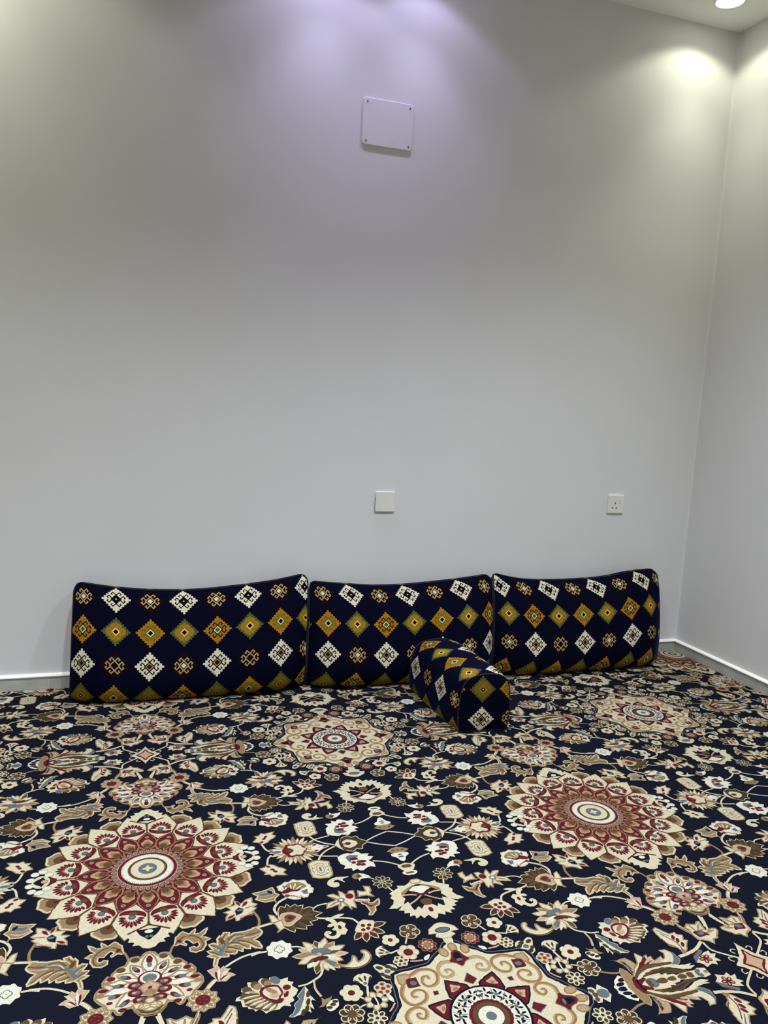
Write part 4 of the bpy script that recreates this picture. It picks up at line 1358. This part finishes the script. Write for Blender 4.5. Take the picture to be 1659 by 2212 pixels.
# ------------------------------------------------------------------ carpet
PILE = {'N': ('navy', (15,17,28)), 'C': ('cream', (169,161,136)), 'T': ('tan', (118,97,70)), 'B': ('brown', (74,55,37)), 'D': ('olive_brown', (51,43,29)),
        'M': ('maroon', (78,22,29)), 'G': ('slate', (78,86,91)), 'P': ('rose_tan', (156,128,106)), 'W': ('ivory', (178,174,159)), 'R': ('red', (124,36,27)),
        'K': ('field', (15,17,28)), 'A': ('caramel', (122,88,57)), 'L': ('sand', (138,120,92))}
KEYS = 'KNCTBDMGPWRAL'
def pile(name, rgb):
    m, nt, b = new_mat('pile_'+name); N, L = nt.nodes, nt.links
    tc = N.new('ShaderNodeTexCoord')
    nz = N.new('ShaderNodeTexNoise'); nz.inputs['Scale'].default_value = 420; nz.inputs['Detail'].default_value = 2
    L.new(tc.outputs['Object'], nz.inputs['Vector'])
    cr = N.new('ShaderNodeValToRGB'); c = lin(rgb)
    cr.color_ramp.elements[0].position = .28; cr.color_ramp.elements[1].position = .72
    cr.color_ramp.elements[0].color = tuple(v*.74 for v in c[:3])+(1,); cr.color_ramp.elements[1].color = tuple(min(1, v*1.2) for v in c[:3])+(1,)
    L.new(nz.outputs['Fac'], cr.inputs['Fac']); L.new(cr.outputs['Color'], b.inputs['Base Color'])
    b.inputs['Roughness'].default_value = .95; b.inputs['Specular IOR Level'].default_value = .03
    bp = N.new('ShaderNodeBump'); bp.inputs['Strength'].default_value = .35; bp.inputs['Distance'].default_value = .003
    L.new(nz.outputs['Fac'], bp.inputs['Height']); L.new(bp.outputs['Normal'], b.inputs['Normal'])
    return m
PMATS = [pile(*PILE[k]) for k in KEYS]
DZ = .0002

def strip(P, w0, w1, closed=False):
    """quad strip of varying width along polyline P -> list of quads"""
    P = np.asarray(P); n = len(P)
    if closed: T_ = np.roll(P, -1, 0)-np.roll(P, 1, 0)
    else:
        T_ = np.empty_like(P); T_[1:-1] = P[2:]-P[:-2]; T_[0] = P[1]-P[0]; T_[-1] = P[-1]-P[-2]
    T_ /= np.maximum(np.hypot(T_[:, 0], T_[:, 1]), 1e-9)[:, None]
    Nn = np.c_[-T_[:, 1], T_[:, 0]]; w = np.linspace(w0, w1, n)[:, None]/2
    A, B = P+Nn*w, P-Nn*w
    return [np.array([A[i], B[i], B[(i+1) % n], A[(i+1) % n]]) for i in range(n if closed else n-1)]

def expand():
    out = []; rj = np.random.RandomState(3)
    for line in MOTIFS.strip().split('\n'):
        hd, lv, st, sw, data = line.split(' ')
        kind, col = hd[0], hd[1]; lv = float(lv); sw = int(sw)/2; v = np.array([int(q) for q in data.split(',')], float)
        z = lv*DZ + (len(out) % 50)*3e-6
        if kind in 'PS':
            P = v.reshape(-1, 2)/2
            if kind == 'S': P = catmull(P, 3, True)
        elif kind == 'L':
            P = catmull(v[2:].reshape(-1, 2)/2, 4)
            for q in strip(P, v[0]/2, v[1]/2): out.append((q, z, col))
            continue
        elif kind == 'E':
            cx, cy, rx, ry = v[:4]/2; r = math.radians(v[4]); big = max(rx, ry)
            n = 12 if big < 7 else 18 if big < 20 else 40
            t = np.linspace(0, 2*math.pi, n, endpoint=False); a, b = rx*np.cos(t), ry*np.sin(t)
            P = np.c_[cx+a*math.cos(r)-b*math.sin(r), cy+a*math.sin(r)+b*math.cos(r)]
        elif kind == 'T':
            a, b, w = v[0:2]/2, v[2:4]/2, v[4]/2
            d = b-a; Ln = np.hypot(*d); d = d/Ln; nn = np.array([-d[1], d[0]])
            prof = [(0, .12), (.2, .30), (.42, .46), (.62, .5), (.8, .36), (.92, .16)]
            P = np.array([a+d*Ln*s+nn*w*h for s, h in prof]+[b]+[a+d*Ln*s-nn*w*h for s, h in prof[::-1]])
        if kind in 'PS' and np.ptp(P, axis=0).max() > 24:      # tufted, slightly uneven edges
            n = len(P); Q_ = []
            for i in range(n):
                a, b = P[i], P[(i+1) % n]; m = max(1, int(np.hypot(*(b-a))/5.5))
                Q_ += [a+(b-a)*k/m for k in range(m)]
            P = np.array(Q_); keep = (P[:, 0] < 1) | (P[:, 1] < 1) | (P[:, 0] > 623) | (P[:, 1] > 628)
            P = P+np.where(keep[:, None], 0, rj.uniform(-.75, .75, P.shape))
        out.append((P, z, col))
        two = {'CT': 'L', 'WT': 'L', 'PT': 'L', 'TC': 'L', 'DC': 'B', 'WC': 'L'}.get(col+st)
        if two and sw > 1.2 and np.ptp(P, axis=0).max() > 14:
            for q in strip(P, sw*2.0, sw*2.0, True): out.append((q, z+DZ*.3, two))
        if st != '-' and sw > 0:
            for q in strip(P, sw, sw, True): out.append((q, z+DZ*.5, st))
    return out

def clip(P, ax, lim):
    """Sutherland-Hodgman against coordinate <= lim"""
    out = []; n = len(P)
    for i in range(n):
        a, b = P[i], P[(i+1) % n]
        ia, ib = a[ax] <= lim, b[ax] <= lim
        if ia: out.append(a)
        if ia != ib: out.append(a+(b-a)*((lim-a[ax])/(b[ax]-a[ax])))
    return np.array(out)

def carpet():
    shapes = []
    for P, z, k in expand():                       # keep every motif inside its own quarter of the repeat
        if P[:, 0].min() < 0 or P[:, 1].min() < 0 or P[:, 0].max() > 624.5 or P[:, 1].max() > 629.1:
            P = -P
            for ax in (0, 1):
                if len(P) > 2: P = clip(P, ax, 0.0)
            P = -P if len(P) > 2 else P
            for ax, lim in ((0, 624.5), (1, 629.1)):
                if len(P) > 2: P = clip(P, ax, lim)
        if len(P) > 2: shapes.append((P, z, k))
    sizes = np.array([len(s[0]) for s in shapes]); flat = np.concatenate([s[0] for s in shapes])/1000.0
    zz = np.repeat(np.array([s[1] for s in shapes]), sizes); mats = np.array([KEYS.index(s[2]) for s in shapes], np.int32)
    starts = np.r_[0, np.cumsum(sizes)[:-1]]
    ox, oy, rot, px, py = -2.5625, -1.2846, -.0108, 1.249, 1.2582
    c, s = math.cos(rot), math.sin(rot)
    VX, LS, MI = [], [], []
    lx, ly = -.0095, -.0095
    for i in range(-2, 4):
        for j in range(-3, 3):
            for sx in (1, -1):
                for sy in (1, -1):
                    x = i*px+sx*flat[:, 0]; y = j*py+sy*flat[:, 1]
                    W = np.c_[ox+c*x-s*y, oy+s*x+c*y]
                    mx = np.maximum.reduceat(W, starts); mn = np.minimum.reduceat(W, starts)
                    inside = (mx[:, 0] <= lx) & (mx[:, 1] <= ly) & (mn[:, 0] > RX0+.01) & (mn[:, 1] > RY0+.01)
                    cross = ~inside & (mn[:, 0] < lx) & (mn[:, 1] < ly) & (mn[:, 0] > RX0+.01) & (mn[:, 1] > RY0+.01)
                    if not inside.any() and not cross.any(): continue
                    W3 = np.c_[W, zz]
                    order = 1 if sx*sy > 0 else -1
                    for k in np.nonzero(inside)[0]:
                        VX.append(W3[starts[k]:starts[k]+sizes[k]][::order]); MI.append(mats[k])
                    for k in np.nonzero(cross)[0]:
                        P = clip(W[starts[k]:starts[k]+sizes[k]], 0, lx)
                        if len(P) > 2: P = clip(P, 1, ly)
                        if len(P) > 2:
                            VX.append(np.c_[P, np.full(len(P), zz[starts[k]])][::order]); MI.append(mats[k])
    # the navy field under the motifs, a pile slab with a cut edge
    b0 = np.array([(RX0+.0095, RY0+.0095), (lx, RY0+.0095), (lx, ly), (RX0+.0095, ly)])
    zf = -DZ
    VX.append(np.c_[b0, np.full(4, zf)]); MI.append(0)
    for k in range(4):
        a, b = b0[k], b0[(k+1) % 4]
        VX.append(np.array([(*a, FL), (*b, FL), (*b, zf), (*a, zf)])); MI.append(0)
    VX.append(np.c_[b0, np.full(4, FL)][::-1]); MI.append(0)
    sizes = np.array([len(v) for v in VX], np.int32); V = np.concatenate(VX).astype(np.float32)
    me = bpy.data.meshes.new('carpet')
    me.vertices.add(len(V)); me.vertices.foreach_set('co', V.ravel())
    me.loops.add(len(V)); me.loops.foreach_set('vertex_index', np.arange(len(V), dtype=np.int32))
    me.polygons.add(len(sizes)); me.polygons.foreach_set('loop_start', np.r_[0, np.cumsum(sizes)[:-1]].astype(np.int32))
    try: me.polygons.foreach_set('loop_total', sizes)
    except Exception: pass
    for m in PMATS: me.materials.append(m)
    me.polygons.foreach_set('material_index', np.array(MI, np.int32))
    me.update(calc_edges=True)
    o = bpy.data.objects.new('carpet', me); COL.objects.link(o)
    tag(o, 'navy wall-to-wall carpet with cream and maroon medallions and scrolling flowers', 'carpet')
    print('carpet verts', len(V), 'faces', len(sizes))
carpet()

# ------------------------------------------------------------------ camera and render look
cam = bpy.data.cameras.new('camera'); co = bpy.data.objects.new('camera', cam); COL.objects.link(co)
yaw, pitch, roll, fpx = .3219, .1391, .0519, 1674.78
f_ = Vector((math.sin(yaw)*math.cos(pitch), math.cos(yaw)*math.cos(pitch), -math.sin(pitch)))
r_ = Vector((math.cos(yaw), -math.sin(yaw), 0)); u_ = r_.cross(f_)
r2 = math.cos(roll)*r_+math.sin(roll)*u_; u2 = -math.sin(roll)*r_+math.cos(roll)*u_
M = Matrix((r2, u2, -f_)).transposed().to_4x4(); M.translation = Vector((-2.6123, -3.1118, 1.1543))
co.matrix_world = M
cam.sensor_fit = 'VERTICAL'; cam.sensor_height = 36; cam.sensor_width = 27; cam.lens = 36*fpx/2212
cam.clip_start = .05
S.camera = co
w = bpy.data.worlds.new('world'); S.world = w; w.use_nodes = True
w.node_tree.nodes['Background'].inputs[0].default_value = (.8, .85, 1, 1); w.node_tree.nodes['Background'].inputs[1].default_value = .02
S.view_settings.view_transform = 'Standard'; S.view_settings.look = 'None'
S.view_settings.exposure = EXPO; S.view_settings.gamma = 1; S.view_settings.use_curve_mapping = False
S.cycles.max_bounces = 10; S.cycles.diffuse_bounces = 8
